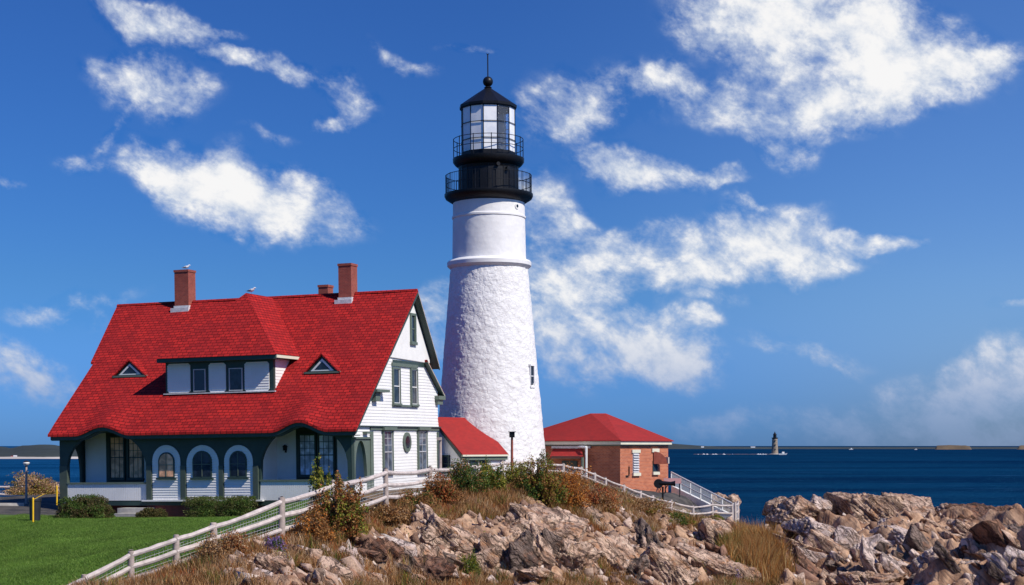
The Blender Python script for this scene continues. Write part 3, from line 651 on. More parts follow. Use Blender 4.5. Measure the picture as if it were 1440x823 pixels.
def wG(u0, u1, v0, v1, **k):
    um = (u0 + u1) / 2; x0 = hG(u0, (v0 + v1) / 2, GW)[0]; x1 = hG(u1, (v0 + v1) / 2, GW)[0]; y1 = hG(um, v0, GW)[1]; y0 = hG(um, v1, GW)[1]
    return window(PG, x0, x1, y0, y1, house, **k)
M_wfr = M_sage
# gable windows
xa, xb = hG(549.5, 540, GW)[0], hG(585.5, 540, GW)[0]; ya, yb = hG(567, 570, GW)[1], hG(567, 516, GW)[1]
MB().pbox(PG, xa, xb, ya - .12, ya + .02, .03, .16).pbox(PG, xa, xb, yb - .02, yb + .2, .03, .15).build('window_surround', M_sage, house)
wG(550, 560.5, 517, 569, fm=M_sage, sashm=M_white2, n0=.09); wG(575.5, 585, 518.5, 570.5, fm=M_sage, sashm=M_white2, n0=.09)
wG(573.5, 581, 441, 484, fm=M_sage, n0=.16, fw=.16, gm=M_glass)
wG(537, 551, 604, 667, fm=M_sage, sashm=M_wire, gm=M_bluegl, fw=.13, nx_=2, ny_=3, n0=.06); wG(586, 599, 604, 666, fm=M_sage, sashm=M_wire, gm=M_bluegl, fw=.13, nx_=2, ny_=3, n0=.06)
for (u0, u1) in ((536, 552), (585.5, 600)):
    x0, x1 = hG(u0, 605, GW)[0], hG(u1, 605, GW)[0]; y = hG((u0 + u1) / 2, 604, GW)[1]
    MB().pbox(PG, x0 - .1, x1 + .1, y - .05, y + .14, .03, .30).build('window_hood', M_sage, house)
# oval window
oc = hG(571, 622, GW); oh = (hG(571, 608, GW)[1] - hG(571, 636, GW)[1]) / 2; owd = (hG(576.3, 622, GW)[0] - hG(565.7, 622, GW)[0]) / 2
def ell(k, n=28): return [(oc[0] + owd * k * math.cos(2 * math.pi * i / n), oc[1] + oh * k * math.sin(2 * math.pi * i / n)) for i in range(n)]
wo = MB().ppoly(PG, ell(1), .03, .13).build('window', M_sage, house); wo['label'] = 'oval window'
MB().ppoly(PG, ell(.62), .12, .145).build('pane', M_glass, wo)
# trim
MB().pbox(PG, bf_ - .1, bre + .05, cb - .26, cb - .06, .03, .12).build('belt_board', M_sage, house)
MB().pbox(PG, BF - .3, bre + .2, cb - .06, cb + .01, .03, .22).build('belt_moulding', M_green, house)
MB().pbox(PG, bf_ - .12, bf_ + .30, -5.2, cb - .35, .04, .11).pbox(PG, bre - .2, bre + .02, -5.2, cb - .35, .04, .11).build('corner_board', M_sage, house)
# ---- porch
zr0 = hF(150, 679, BF)[1]; zfl = hF(150, 702, BF)[1]
def arch_cols(P, x0, x1, top, archf, n0, n1, mat, name, steps=60, yb=None):
    m = MB(); xs = np.linspace(x0, x1, steps + 1)
    for i in range(steps):
        a, b = xs[i], xs[i + 1]; ya_, yb_ = archf(a), archf(b); ta, tb = top(a), top(b)
        if ta - ya_ < .005 and tb - yb_ < .005: continue
        m.hexa([P.p(a, ya_, n0), P.p(b, yb_, n0), P.p(b, yb_, n1), P.p(a, ya_, n1), P.p(a, ta, n0), P.p(b, tb, n0), P.p(b, tb, n1), P.p(a, ta, n1)])
    return m.build(name, mat, house)
def ftop(a): return roofz(BF) + eb(a) * ffal(BF) - .20
def arch(xL, xR, yspL, yspR, ytop):
    xc = (xL + xR) / 2; w = (xR - xL) / 2
    def f(x):
        t = (x - xc) / w
        if abs(t) >= 1: return zfl
        s = (1 - abs(t) ** 2.3) ** (1 / 2.0); return (yspL if t < 0 else yspR) * (1 - s) + ytop * s
    return f
X0 = hF(84, 650, BF)[0]; XA = hF(94, 650, BF)[0]; XB = hF(207, 650, BF)[0]; XC = hF(365, 650, BF)[0]; XD = hF(489, 650, BF)[0]; XE = GW
tp1 = hF(150, 609, BF)[1]; tp2 = hF(428, 600, BF)[1]
arch_cols(PF, X0, XB, ftop, arch(XA, XB, zfl + 2.0, zfl + 1.6, tp1), -.28, .0, M_green, 'porch_front')
arch_cols(PF, XC, XE, ftop, arch(XC, XD, zfl + 1.6, zfl + 2.0, tp2), -.28, .0, M_green, 'porch_front')
# enclosed middle of the porch
m = MB(); xs = np.linspace(XB, XC, 50)
for i in range(49): m.hexa([PF.p(xs[i], zfl - .25, -.28), PF.p(xs[i + 1], zfl - .25, -.28), PF.p(xs[i + 1], zfl - .25, 0), PF.p(xs[i], zfl - .25, 0), PF.p(xs[i], ftop(xs[i]), -.28), PF.p(xs[i + 1], ftop(xs[i + 1]), -.28), PF.p(xs[i + 1], ftop(xs[i + 1]), 0), PF.p(xs[i], ftop(xs[i]), 0)])
m.build('porch_front', M_green, house)
MB().box(XB - .0, XB + .12, BF + .29, BW, zfl, ftop(XB)).build('porch_partition', M_white, house); MB().box(XC - .12, XC, BF + .29, BW, zfl, ftop(XC)).build('porch_partition', M_white, house)
def archpts(x0, x1, y0, y1, n=18):
    r = (x1 - x0) / 2; xc = (x0 + x1) / 2; return [(x0, y0), (x1, y0)] + [(xc + r * math.cos(math.pi * i / n), y1 - r + r * math.sin(math.pi * i / n)) for i in range(n + 1)]
for (u0, u1, vt, w0, w1, wt, wb, gm) in ((215, 254, 626, 224, 246.5, 636, 672, M_warm), (263, 308, 626, 272, 299, 634, 672, M_glass), (316, 356, 626, 324, 348, 634, 671, M_glass)):
    x0, x1 = hF(u0, 660, BF)[0], hF(u1, 660, BF)[0]; y0, y1 = zfl - .05, hF((u0 + u1) / 2, vt, BF)[1]
    pn = MB().clap(PF, archpts(x0, x1, y0, y1), exp=.16, n0=.03).build('arched_panel', M_white, house)
    a0, a1 = hF(w0, 660, BF)[0], hF(w1, 660, BF)[0]; c0, c1 = hF((w0 + w1) / 2, wb, BF)[1], hF((w0 + w1) / 2, wt, BF)[1]
    w = MB().ppoly(PF, archpts(a0, a1, c0, c1), .03, .12).pbox(PF, a0 - .12, a1 + .12, c0 - .1, c0, .03, .24).build('window', M_green, house)
    MB().ppoly(PF, archpts(a0 + .09, a1 - .09, c0 + .08, c1 - .09), .12, .125).build('pane', gm, w)
    xm = (a0 + a1) / 2; MB().pbox(PF, xm - .02, xm + .02, c0 + .08, c1 - .1, .125, .15).pbox(PF, a0 + .09, xm - .02, (c0 + c1) / 2 - .02, (c0 + c1) / 2 + .02, .125, .15).pbox(PF, xm + .02, a1 - .09, (c0 + c1) / 2 - .02, (c0 + c1) / 2 + .02, .125, .15).build('sash', M_sage, w)
# pilasters between the arched panels
m = MB()
for u0, u1 in ((207, 214), (255, 262), (309, 315), (357, 364)): MB().pbox(PF, hF(u0, 665, BF)[0], hF(u1, 665, BF)[0], zfl - .1, hF(u0, 655, BF)[1], .0, .14).build('pilaster', M_mid, house)
MB().pbox(PF, XB - .3, XC + .3, zfl - .15, zfl - .06, 0, .26).build('sill_board', M_white2, house)
MB().pbox(PF, X0 + .1, XE - .1, zfl - .42, zfl - .15, -.3, .03).build('porch_floor_edge', M_green, house)
MB().box(X0 + .1, XE - .1, BF + .3, BW, zfl - .2, zfl - .02).build('porch_floor', M_floor, house)
MB().box(XB - .1, XC + .1, BF + .05, BF + .3, -6, zfl - .42).box(X0 + .3, XB - .1, BF + .6, BF + .8, -6, zfl - .42).box(XC + .1, XE - .2, BF + .3, BF + .5, -6, zfl - .42).build('foundation', M_found, house, uv='auto')
# fascia under the wavy eave
m = MB(); xs = np.linspace(aL + .15, -.1, 160)
for i in range(159):
    a, b = xs[i], xs[i + 1]; za, zb = eb(a), eb(b)
    m.hexa([(a, .10, za - .38), (b, .10, zb - .38), (b, .18, zb - .38), (a, .18, za - .38), (a, .10, za - .02), (b, .10, zb - .02), (b, .18, zb - .02), (a, .18, za - .02)])
    m.hexa([(a, .18, za - .42), (b, .18, zb - .42), (b, BF, zb - .42), (a, BF, za - .42), (a, .18, za - .36), (b, .18, zb - .36), (b, BF, zb - .36), (a, BF, za - .36)])
m.build('fascia', M_green, house)
# porch parapets with vertical boards
def parapet(x0, x1, y1):
    m = MB(); x = x0
    while x < x1 - .02: m.pbox(PF, x, min(x + .125, x1), zfl - .1, y1 - .08, -.16, -.02); x += .14
    o = m.build('parapet', M_white, house); MB().pbox(PF, x0, x1, y1 - .08, y1 + .02, -.24, .06).build('parapet_cap', M_sage, o)
    MB().pbox(PF, x0, x1, zfl - .1, y1 - .1, -.18, -.165).build('parapet_back', M_white2, o)
parapet(XA + .0, XB, zr0); parapet(XC, XD + .3, hF(430, 675, BF)[1])
# posts
MB().pbox(PF, X0, XA + .02, zfl - .3, zfl + 2.2, -.30, .04).build('post', M_mid, house)
MB().pbox(PF, XD, XD + .2, zfl - .3, zfl + 2.2, -.30, .02).build('post', M_green, house)
# porch end walls (arched openings)
PS = Pl((GW, 0, 0), (0, 1, 0), (1, 0, 0))
s0, s1 = hG(498, 650, GW)[0], hG(515, 650, GW)[0]; st_ = hG(507, 620, GW)[1]; zs = hG(508, 616, GW)[1]
arch_cols(PS, BF - .02, bf_ - .13, lambda x: zs, arch(s0, s1, zfl + .9, zfl + .9, st_), -.14, .06, M_sage, 'porch_end')
m = MB(); m.clap(PS, [(BF - .1, zs), (bf_ - .13, zs), (bf_ - .13, cb - .06), (BF - .4, cb - .06)], n0=.02); m.build('porch_end_cladding', M_white, house); MB().pbox(PS, BF, bf_ - .13, zfl - .1, zfl + .9, -.1, .03).build('porch_end_parapet', M_white, house)
MB().pbox(PS, BF - .1, bf_ - .13, zs - .06, zs + .06, .05, .16).pbox(PS, BF + 1.2, BF + 1.8, zs + .25, zs + .4, .05, .35).build('porch_end_moulding', M_sage, house)
PL_ = Pl((X0 + .15, 0, 0), (0, 1, 0), (-1, 0, 0))
o0 = BF + .42; o1 = BW - .35
arch_cols(PL_, BF + .29, BW, lambda x: roofz(x) - .25, arch(o0, o1, zr0 + .3, zr0 + .3, hloc(106, 629, 0, X0 + .15).z), -.14, .02, M_green, 'porch_end')
MB().box(X0 + .05, X0 + .2, BF + .29, BW, zfl - .1, zr0 - .05).build('porch_end_parapet', M_green, house)
# wall behind the porch
def bx(u): return hF(u, 650, BW)[0]
def bz(v, u=300): return hF(u, v, BW)[1]
for ua_, ub_ in ((X0 + .2, bx(121)), (bx(362), bx(385))): MB().pbox(PB, ua_, ub_, zfl, roofz(BW) - .4, 0, .1).build('porch_wall_board', M_green, house)
for ua_, ub_ in ((bx(121), bx(150)), (bx(385), bx(417)), (bx(475), GW - .2), (bx(203), bx(230))): MB().pbox(PB, ua_, ub_, zfl, roofz(BW) - .4, 0, .06).build('porch_wall', M_white, house)
MB().pbox(PB, bx(150), bx(204), zfl, bz(604, 180) + .3, 0, .05).build('window_surround', M_green, house); MB().pbox(PB, bx(416), bx(476), zfl, bz(598, 440) + .3, 0, .05).build('window_surround', M_green, house)
for (u0, u1, v0, v1, gm) in ((155, 177, 613, 674, M_warm), (181, 203, 613, 674, M_warm), (421, 446, 610, 670, M_curtain), (448, 472, 610, 670, M_curtain)):
    window(PB, bx(u0), bx(u1), bz(v1, u0), bz(v0, u0), house, gm=gm, fw=.08, nx_=3 if u0 < 300 else 3, ny_=3, n0=.09)
q = hF(403, 631, BW)
pl_ = MB().pbox(PB, q[0] - .1, q[0] + .1, q[1] - .12, q[1] + .1, .12, .30).pbox(PB, q[0] - .03, q[0] + .03, q[1] - .26, q[1] + .2, .06, .2).ppoly(PB, [(q[0] - .15, q[1] + .1), (q[0] + .15, q[1] + .1), (q[0], q[1] + .26)], .1, .32).build('wall_lantern', M_black, house)
# ---- shed dormer with hipped roof
o = HR.transposed() @ (Vector((0, 0, EYE)) - HO)
def onroof(u, v):
    d = HR.transposed() @ Vector(((u - 720) / F, 1, (HOR - v) / F)); t = (m_ * o.y - o.z) / (d.z - m_ * d.y); return o + d * t
pd = onroof(300, 554); BD = pd.y + .05; PD = Pl((0, BD, 0), (1, 0, 0), (0, -1, 0))
dx0, dx1 = hF(233, 530, BD)[0], hF(385, 530, BD)[0]; dz0 = roofz(BD); dz1 = hF(300, 507, BD)[1]
dm = thing_d = MB().box(dx0, dx1, BD + .0, BD + .2, dz0 - .3, dz1).build('dormer', M_green, house)
Bm = dz1 / m_
Pside = Pl((dx1, 0, 0), (0, 1, 0), (1, 0, 0)); Psl = Pl((dx0, 0, 0), (0, 1, 0), (-1, 0, 0))
tri = [(BD + .2, roofz(BD + .2) - .02), (Bm, dz1), (BD + .2, dz1)]
MB().clap(Pside, tri, n0=.0, t=.03).build('side_wall', M_white, dm); MB().clap(Psl, tri, n0=.0, t=.03).build('side_wall', M_white, dm)
MB().pbox(PD, dx1 - .22, dx1 + .02, dz0, dz1, .0, .05).build('corner_board', M_green, dm)
for (u0, u1, v0, v1) in ((236, 268, 512, 553), (294, 318, 511, 552), (344.5, 379, 509.5, 551)):
    x0, x1 = hF(u0, 530, BD)[0], hF(u1, 530, BD)[0]; y0, y1 = hF(u0, v1, BD)[1], hF(u0, v0, BD)[1]; k = .14
    MB().clap(PD, [(x0 + k, y0), (x1 - k, y0), (x1, y0 + k), (x1, y1 - k), (x1 - k, y1), (x0 + k, y1), (x0, y1 - k), (x0, y0 + k)], exp=.17, n0=.03, t=.04).build('clapboard_panel', M_white, dm)
for (u0, u1, v0, v1) in ((272.5, 289.5, 519.5, 551), (322.5, 341.5, 518, 550)):
    x0, x1 = hF(u0, 530, BD)[0], hF(u1, 530, BD)[0]; y0, y1 = hF(u0, v1, BD)[1], hF(u0, v0, BD)[1]
    w = MB()
    t = .06
    w.pbox(PD, x0, x0 + t, y0, y1, 0, .08).pbox(PD, x1 - t, x1, y0, y1, 0, .08).pbox(PD, x0 + t, x1 - t, y0, y0 + t, 0, .08).pbox(PD, x0 + t, x1 - t, y1 - t, y1, 0, .08)
    w = w.build('window', M_wire, dm); MB().pbox(PD, x0 + t, x1 - t, y0 + t, y1 - t, 0, .03).build('pane', M_glass, w)
MB().pbox(PD, dx0 - .1, dx1 + .15, dz0 - .02, dz0 + .05, .0, .16).build('flashing', M_lead, dm)
# hipped dormer roof
be = BD - .75; ex0, ce = hF(218, 503, be); ex1 = hF(388, 500, be)[0]; ce = (ce + hF(388, 500, be)[1]) / 2; am = (ex0 + ex1) / 2
ab, ac = hG(346, 412, am)
bk = br + .8
dr = MB(); th = .16
A = (am, ab, ac); A2 = (am, bk, ac); P1 = (ex0, be, ce); P2 = (ex1, be, ce); P3 = (ex1, ce / m_ + .6, ce); P4 = (ex0, ce / m_ + .6, ce)
P3b = (ex1, bk, ce); P4b = (ex0, bk, ce)
dr.add([P1, P2, A, A2, P3, P4], [(0, 1, 2), (1, 4, 3, 2), (5, 0, 2, 3), (0, 5, 4, 1), (4, 5, 3)])
dr.build('dormer_roof', M_roof, dm, uv='auto')
MB().box(ex0 + .06, ex1 - .06, be + .08, BD + .2, ce - .26, ce - .02).box(dx1, ex1 - .06, BD + .2, ce / m_ + .1, ce - .22, ce - .02).box(ex0 + .06, dx0, BD + .2, ce / m_ + .1, ce - .22, ce - .02).build('soffit', M_green, dm)
MB().box(ex1 - .06, ex1 + .01, be + .12, ce / m_ + .1, ce - .2, ce - .02).build('fascia', M_cream, dm)
# small triangular dormers
for (ua, va, ul, vl, ur, vr) in ((185, 505, 158, 531, 208, 529), (454, 497, 427, 525.5, 480, 524)):
    pb = onroof((ul + ur) / 2, (vl + vr) / 2); bd = pb.y; x0, z0 = hF(ul, vl, bd); x1, z1 = hF(ur, vr, bd); xa, za = hF(ua, va, bd); xa = (x0 + x1) / 2
    z0 = min(z0, z1, roofz(bd)); P = Pl((0, bd, 0), (1, 0, 0), (0, -1, 0)); e = .12
    td = MB().ppoly(P, [(x0 + .1, z0), (x1 - .1, z0), (xa, za - .08)], -.3, -.05).build('eyelid_dormer', M_green, house)
    def back(z): return z / m_ + .4
    MB().add([(x0, bd - e, z0), (xa, bd - e, za), (xa, back(za), za), (x0, back(z0), z0), (x0, bd - e, z0 - .09), (xa, bd - e, za - .11), (xa, back(za), za - .1), (x0, back(z0), z0 - .1)],
             [(0, 1, 2, 3), (4, 7, 6, 5), (0, 4, 5, 1), (0, 3, 7, 4)]).add(
             [(x1, bd - e, z0), (xa, bd - e, za), (xa, back(za), za), (x1, back(z0), z0), (x1, bd - e, z0 - .09), (xa, bd - e, za - .11), (xa, back(za), za - .1), (x1, back(z0), z0 - .1)],
             [(0, 3, 2, 1), (4, 5, 6, 7), (0, 1, 5, 4), (0, 4, 7, 3)]).build('dormer_roof', M_roof, td, uv='auto')
    w = MB().ppoly(P, [(xa + (x0 - xa) * .62, z0 + .14), (xa + (x1 - xa) * .62, z0 + .14), (xa, z0 + .14 + (za - z0) * .62)], -.05, .03).build('window', M_white2, td)
    MB().ppoly(P, [(xa + (x0 - xa) * .42, z0 + .22), (xa + (x1 - xa) * .42, z0 + .22), (xa, z0 + .22 + (za - z0) * .42)], .03, .035).build('pane', M_glass, w)
    MB().pbox(P, x0 + .05, x1 - .05, z0 - .02, z0 + .10, -.05, .12).build('sill', M_sage, td)
# chimneys
def chimney(u0, u1, vt, vb, bb, dep, flash=True, lab=None, side=0):
    x0 = hF(u0, vt, bb)[0]; x1 = hF(u1, vt, bb)[0]; zt = hF(u0, vt, bb)[1]; zb = hF(u0, vb, bb)[1]
    m = MB(); m.box(x0, x1, bb, bb + dep, zb - .5, zt - .16).box(x0 - .04, x1 + .04, bb - .04, bb + dep + .04, zt - .16, zt)
    c = m.build('chimney', M_chim, house, uv='auto'); c['label'] = lab
    MB().box(x0 + .2, x1 - .2, bb + .2, bb + dep - .2, zt, zt + .02).build('flue', M_dark, c)
    if flash: MB().box(x0 - .05, x1 + .05, bb - .06, bb + dep + .1, roofz(bb) - .3, roofz(bb) + .22).box(x0 - .2, x1 + .12, bb - .25, bb + .2, roofz(bb) - .35, roofz(bb) + .05).build('flashing', M_lead, c)
    return (x0, x1, bb, zt)
ch1 = chimney(245, 264.5, 380, 428, br - .55, .95, lab='tall brick chimney near the left end with a gull on top')
ch3 = chimney(475.5, 493.5, 371, 420, br - .55, .95, lab='tallest brick chimney near the right gable')
chimney(447.5, 461, 401, 420, br + 1.2, .8, False, lab='short brick chimney stub behind the ridge')
# front walk and steps
for (u0, u1, z0_, b0, nm) in ((165, 205, zfl - .55, BF - 1.0, 'step'), (160, 203, zfl - .85, BF - 1.9, 'step')):
    MB().box(hF(u0, 715, b0)[0], hF(u1, 715, b0)[0], b0, BF + .3, z0_ - .9, z0_).build('step', M_stone, house)
# ---- gulls
def gull(P, yaw, label, s=1.0):
    m = bmesh.new(); th = [(-.30, .02, .012), (-.22, .035, .03), (-.10, .06, .075), (.02, .075, .095), (.12, .10, .085), (.18, .15, .055), (.22, .20, .05), (.27, .21, .035), (.31, .205, .014), (.36, .195, .004)]
    mb = MB(); mb.tube([(x * s, 0, z * s + .12 * s) for x, z, r in th], [r * s for x, z, r in th], 12)
    mb.tube([(.0, .03 * s, 0), (.01, .03 * s, .16 * s)], .008 * s, 6).tube([(.0, -.03 * s, 0), (.01, -.03 * s, .16 * s)], .008 * s, 6)
    fr = Matrix.Translation(P) @ Matrix.Rotation(yaw, 4, 'Z')
    t = thing('gull', label, 'bird', (0, 0, 0), fr); mb.build('body', M_gull, t, smooth=True)
    MB().prism([(-.36 * s, -.06 * s, .16 * s), (.05 * s, -.085 * s, .24 * s), (.03 * s, -.08 * s, .17 * s)], (0, -.012 * s, 0)).prism([(-.36 * s, .06 * s, .16 * s), (.05 * s, .085 * s, .24 * s), (.03 * s, .08 * s, .17 * s)], (0, .012 * s, 0)).build('wing', M_gullg, t)
gull(HM @ Vector(((ch1[0] + ch1[1]) / 2 + .15, ch1[2] + .4, ch1[3] + .02)), R(-10), 'white gull with grey wings standing on the left brick chimney')
gull(HM @ Vector((am + .05, ab + .6, ac + .0)), R(-25), 'white gull perched on the peak of the dormer roof', 1.15)
#==TOWER==
# ------------------------------------------------------------------ main lighthouse
TD = 115.0; TX = (690.3 - 720) * TD / F; k_ = TD / F
def tzv(v): return EYE - (v - HOR) * k_
zb = 8.0
TM = Matrix.Translation((TX, TD, zb)) @ Matrix.Rotation(R(-.42), 4, 'Y')
def tv(v): return tzv(v) - zb
tower = thing('lighthouse', 'tall white stone lighthouse with black lantern room standing behind the fence', 'lighthouse', (0, 0, 0), TM)
def shaft(name, prof, n, amp, mat):
    zz = np.array([p[1] for p in prof]); rr = np.array([p[0] for p in prof])
    h = np.arange(zz[0], zz[-1], .07 if amp > .01 else .2); h = np.append(h, zz[-1]); t = np.linspace(0, 2 * np.pi, n, endpoint=False)
    T_, H_ = np.meshgrid(t, h); Rr = np.interp(H_, zz, rr); p = np.stack([np.cos(T_) * Rr, np.sin(T_) * Rr, H_], -1)
    f, e = facet2(T_ * 4.2 / .48 + fbm(p * 1.2, 2, 3) * .6, H_ / .30 + fbm(p * 1.2, 2, 9) * .6, 3, .5)
    per = sm(T_, 0, .3) * sm(2 * np.pi - T_, 0, .3)
    d = amp * (fbm(p * 1.5, 4, 2) * 1.1 + fbm(p * 4.5, 3, 21) * .6 + per * (.30 * f - .25 * (1 - sm(e, 0, .22))))
    Rr = Rr + d; V = np.stack([np.cos(T_) * Rr, np.sin(T_) * Rr, H_], -1); i = np.arange(len(h) * n).reshape(len(h), n); j = np.roll(i, -1, 1)
    q = np.stack([i[:-1], j[:-1], j[1:], i[1:]], -1).reshape(-1, 4)
    return mesh_np(name, V.reshape(-1, 3), None, mat, tower, quads=q, smooth=True)
shaft('lower_shaft', [(82.5 * k_, -1), (81 * k_, tv(680)), (73 * k_, tv(591)), (54.3 * k_, tv(378))], 420, .042, M_rubble)
shaft('upper_shaft', [(53 * k_, tv(379)), (51.8 * k_, tv(367)), (50.6 * k_, tv(300)), (50.4 * k_, tv(284)), (53.5 * k_, tv(276))], 220, .012, M_tsmooth)
MB().lathe([(53 * k_, tv(380)), (56.5 * k_, tv(377.5)), (59 * k_, tv(375)), (59.3 * k_, tv(370)), (57.5 * k_, tv(368)), (53 * k_, tv(366))], n=96).build('belt_course', M_tsmooth, tower, smooth=True)
MB().lathe([(50.6 * k_, tv(309)), (51.9 * k_, tv(308)), (51.9 * k_, tv(305.5)), (50.4 * k_, tv(304))], n=96).build('moulding', M_tsmooth, tower, smooth=True)
gal = MB().lathe([(50 * k_, tv(287)), (55 * k_, tv(284)), (60.5 * k_, tv(280.5)), (62.3 * k_, tv(277)), (62.3 * k_, tv(274)), (40 * k_, tv(273))], n=96).build('gallery', M_black, tower, smooth=True)
def railing(parent, r, z0, z1, nposts, nbal, rails):
    m = MB()
    for z in rails: m.lathe([(r - .02, z - .02), (r + .02, z - .02), (r + .02, z + .02), (r - .02, z + .02), (r - .02, z - .02)], n=72, cap=False)
    for k in range(nposts): t = 2 * math.pi * k / nposts + .1; m.tube([(r * math.cos(t), r * math.sin(t), z0), (r * math.cos(t), r * math.sin(t), z1 + .05)], .032, 6)
    for k in range(nbal): t = 2 * math.pi * k / nbal + .03; m.tube([(r * math.cos(t), r * math.sin(t), z0), (r * math.cos(t), r * math.sin(t), z1)], .011, 5, False)
    return m.build('railing', M_black, parent)
railing(gal, 60.3 * k_, tv(274), tv(248), 16, 96, [tv(248), tv(261)])
MB().lathe([(42 * k_, tv(274)), (41.7 * k_, tv(270)), (41.5 * k_, tv(240)), (43 * k_, tv(235))], n=24).build('watch_room', M_black, tower)
m = MB()
for k in range(24): t = 2 * math.pi * k / 24; r = 41.9 * k_; m.tube([(r * math.cos(t), r * math.sin(t), tv(273)), (r * math.cos(t), r * math.sin(t), tv(236))], .015, 5)
for ang_, zz in ((-52, 243), (-72, 238)):
    t = R(ang_); c = Vector((41.5 * k_ * math.cos(t), 41.5 * k_ * math.sin(t), tv(zz))); dr_ = Vector((math.cos(t), math.sin(t), 0)); m.tube([c, c + dr_ * .25], .14, 12)
m.build('watch_room_rib', M_black, tower)
gal2 = MB().lathe([(43 * k_, tv(236)), (47 * k_, tv(233)), (50 * k_, tv(229)), (50.2 * k_, tv(224)), (36 * k_, tv(222))], n=96).build('gallery', M_black, tower, smooth=True)
railing(gal2, 49 * k_, tv(224), tv(197), 12, 0, [tv(197), tv(210)])
# lantern room, twelve sides
lr = 38 * k_; a0 = R(-90 - 9.4); z0, z1 = tv(221), tv(153)
lan = MB().lathe([(lr * 1.03, z0 - .05), (lr * 1.03, z0 + .25), (lr * .96, z0 + .25), (lr * .96, z0 - .05)], n=12, a0=a0).build('lantern_room', M_black, tower)
MB().lathe([(lr * 1.03, z1 - .1), (lr * 1.03, z1 + .15), (lr * .96, z1 + .15), (lr * .96, z1 - .1)], n=12, a0=a0).build('lantern_lintel', M_black, lan)
M_blank, nn, bb_ = newmat('white_curtained_glass'); bb_.inputs['Base Color'].default_value = (.78, .79, .80, 1); bb_.inputs['Roughness'].default_value = .35; bb_.inputs['Coat Weight'].default_value = .4; bb_.inputs['Coat Roughness'].default_value = .03
g_ = nn.n('ShaderNodeTexCoord').outputs['Object']; nn.l(nn.mix(nn.ramp(nn.noise(g_, 1.2, 4, .6), .4, .65), (.88, .88, .88), (.74, .76, .80)), bb_.inputs['Base Color'])
M_clear, nn, bb_ = newmat('clear_lantern_glass'); bb_.inputs['Transmission Weight'].default_value = .95; bb_.inputs['Roughness'].default_value = .0; bb_.inputs['IOR'].default_value = 1.05; bb_.inputs['Base Color'].default_value = (.9, .95, 1, 1); bb_.inputs['Coat Weight'].default_value = .3
blank = {-3, -2, -1, 0, 2, -4, 5, 6}
for k in range(12):
    kk = k if k < 8 else k - 12
    t0 = a0 + R(30) * k; t1 = t0 + R(30); p0 = Vector((lr * math.cos(t0), lr * math.sin(t0), 0)); p1 = Vector((lr * math.cos(t1), lr * math.sin(t1), 0)); nn_ = ((p0 + p1) / 2).normalized()
    P = Pl(p0, (p1 - p0).normalized(), nn_); wd = (p1 - p0).length
    o_ = MB().pbox(P, .04, wd - .04, z0 + .25, z1 - .08, -.03, -.015).build('pane', M_blank if kk in blank else M_clear, lan)
    MB().tube([p0 + Vector((0, 0, z0)), p0 + Vector((0, 0, z1))], .032, 6).build('mullion', M_black, lan)
MB().lathe([(lr * 1.01, tv(177) - .02), (lr * 1.03, tv(177) - .02), (lr * 1.03, tv(177) + .02), (lr * 1.01, tv(177) + .02), (lr * 1.01, tv(177) - .02)], n=12, a0=a0, cap=False).lathe([(lr * 1.01, tv(200) - .02), (lr * 1.03, tv(200) - .02), (lr * 1.03, tv(200) + .02), (lr * 1.01, tv(200) + .02), (lr * 1.01, tv(200) - .02)], n=12, a0=a0, cap=False).build('glazing_bar', M_black, lan)
MB().lathe([(.30, z0), (.34, z0 + 1.0), (.55, z0 + 1.2), (.62, z0 + 1.7), (.55, z0 + 2.2), (.3, z0 + 2.35), (.1, z0 + 2.5)], n=24).build('beacon_lens', M_curtain, lan, smooth=True)
MB().lathe([(37 * k_, tv(152)), (40.7 * k_, tv(153.5)), (41 * k_, tv(150)), (37.5 * k_, tv(147.5)), (14 * k_, tv(131)), (8 * k_, tv(127)), (4.5 * k_, tv(124.5))], n=12, a0=a0).build('lantern_roof', M_black, tower)
m = MB(); prof = [(4 * k_, tv(129)), (6.3 * k_, tv(127.5)), (4 * k_, tv(126)), (5.6 * k_, tv(123.5)), (3 * k_, tv(121.5))] + [(7.2 * k_ * math.sin(t) + .001, tv(115) - 7.2 * k_ * math.cos(t)) for t in np.linspace(.45, math.pi, 12)]
MB().lathe(prof, n=32).build('ventilator_ball', M_black, tower, smooth=True)
m = MB().tube([(0, 0, tv(110)), (0, 0, tv(76))], .045, 8); m.tube([(-.1, 0, tv(75)), (0, 0, tv(79)), (.1, 0, tv(75))], .02, 5); m.build('lightning_rod', M_black, tower)
# tower windows
def tpos(u, v, r): 
    s = (u - 690.3) * k_ / r; s = max(-.99, min(.99, s)); t = -math.pi / 2 + math.asin(s); return t
for (u, v0, v1, hw, rr) in ((748, 517, 545, .2, 0), ):
    vm = (v0 + v1) / 2; r = np.interp(vm, [378, 591], [54.3, 73]) * k_; t = tpos(u, vm, r); nn_ = Vector((math.cos(t), math.sin(t), 0)); P = Pl(nn_ * (r - .12), Vector((-math.sin(t), math.cos(t), 0)), nn_)
    w = MB().pbox(P, -hw - .1, hw + .1, tv(v1) - .12, tv(v1), 0, .26).pbox(P, -hw - .1, hw + .1, tv(v0), tv(v0) + .12, 0, .24).pbox(P, -hw - .05, -hw, tv(v1), tv(v0), 0, .2).pbox(P, hw, hw + .05, tv(v1), tv(v0), 0, .24).build('window', M_tsmooth, tower)
    MB().pbox(P, -hw, hw, tv(v1), tv(v0), 0, .16).build('pane', M_glass, w); MB().pbox(P, -hw, hw, (tv(v1) + tv(v0)) / 2 - .04, (tv(v1) + tv(v0)) / 2 + .04, .16, .19).build('sash', M_wire, w)
t = tpos(729.5, 295, 50.5 * k_); nn_ = Vector((math.cos(t), math.sin(t), 0)); c = nn_ * (50.4 * k_) + Vector((0, 0, tv(295)))
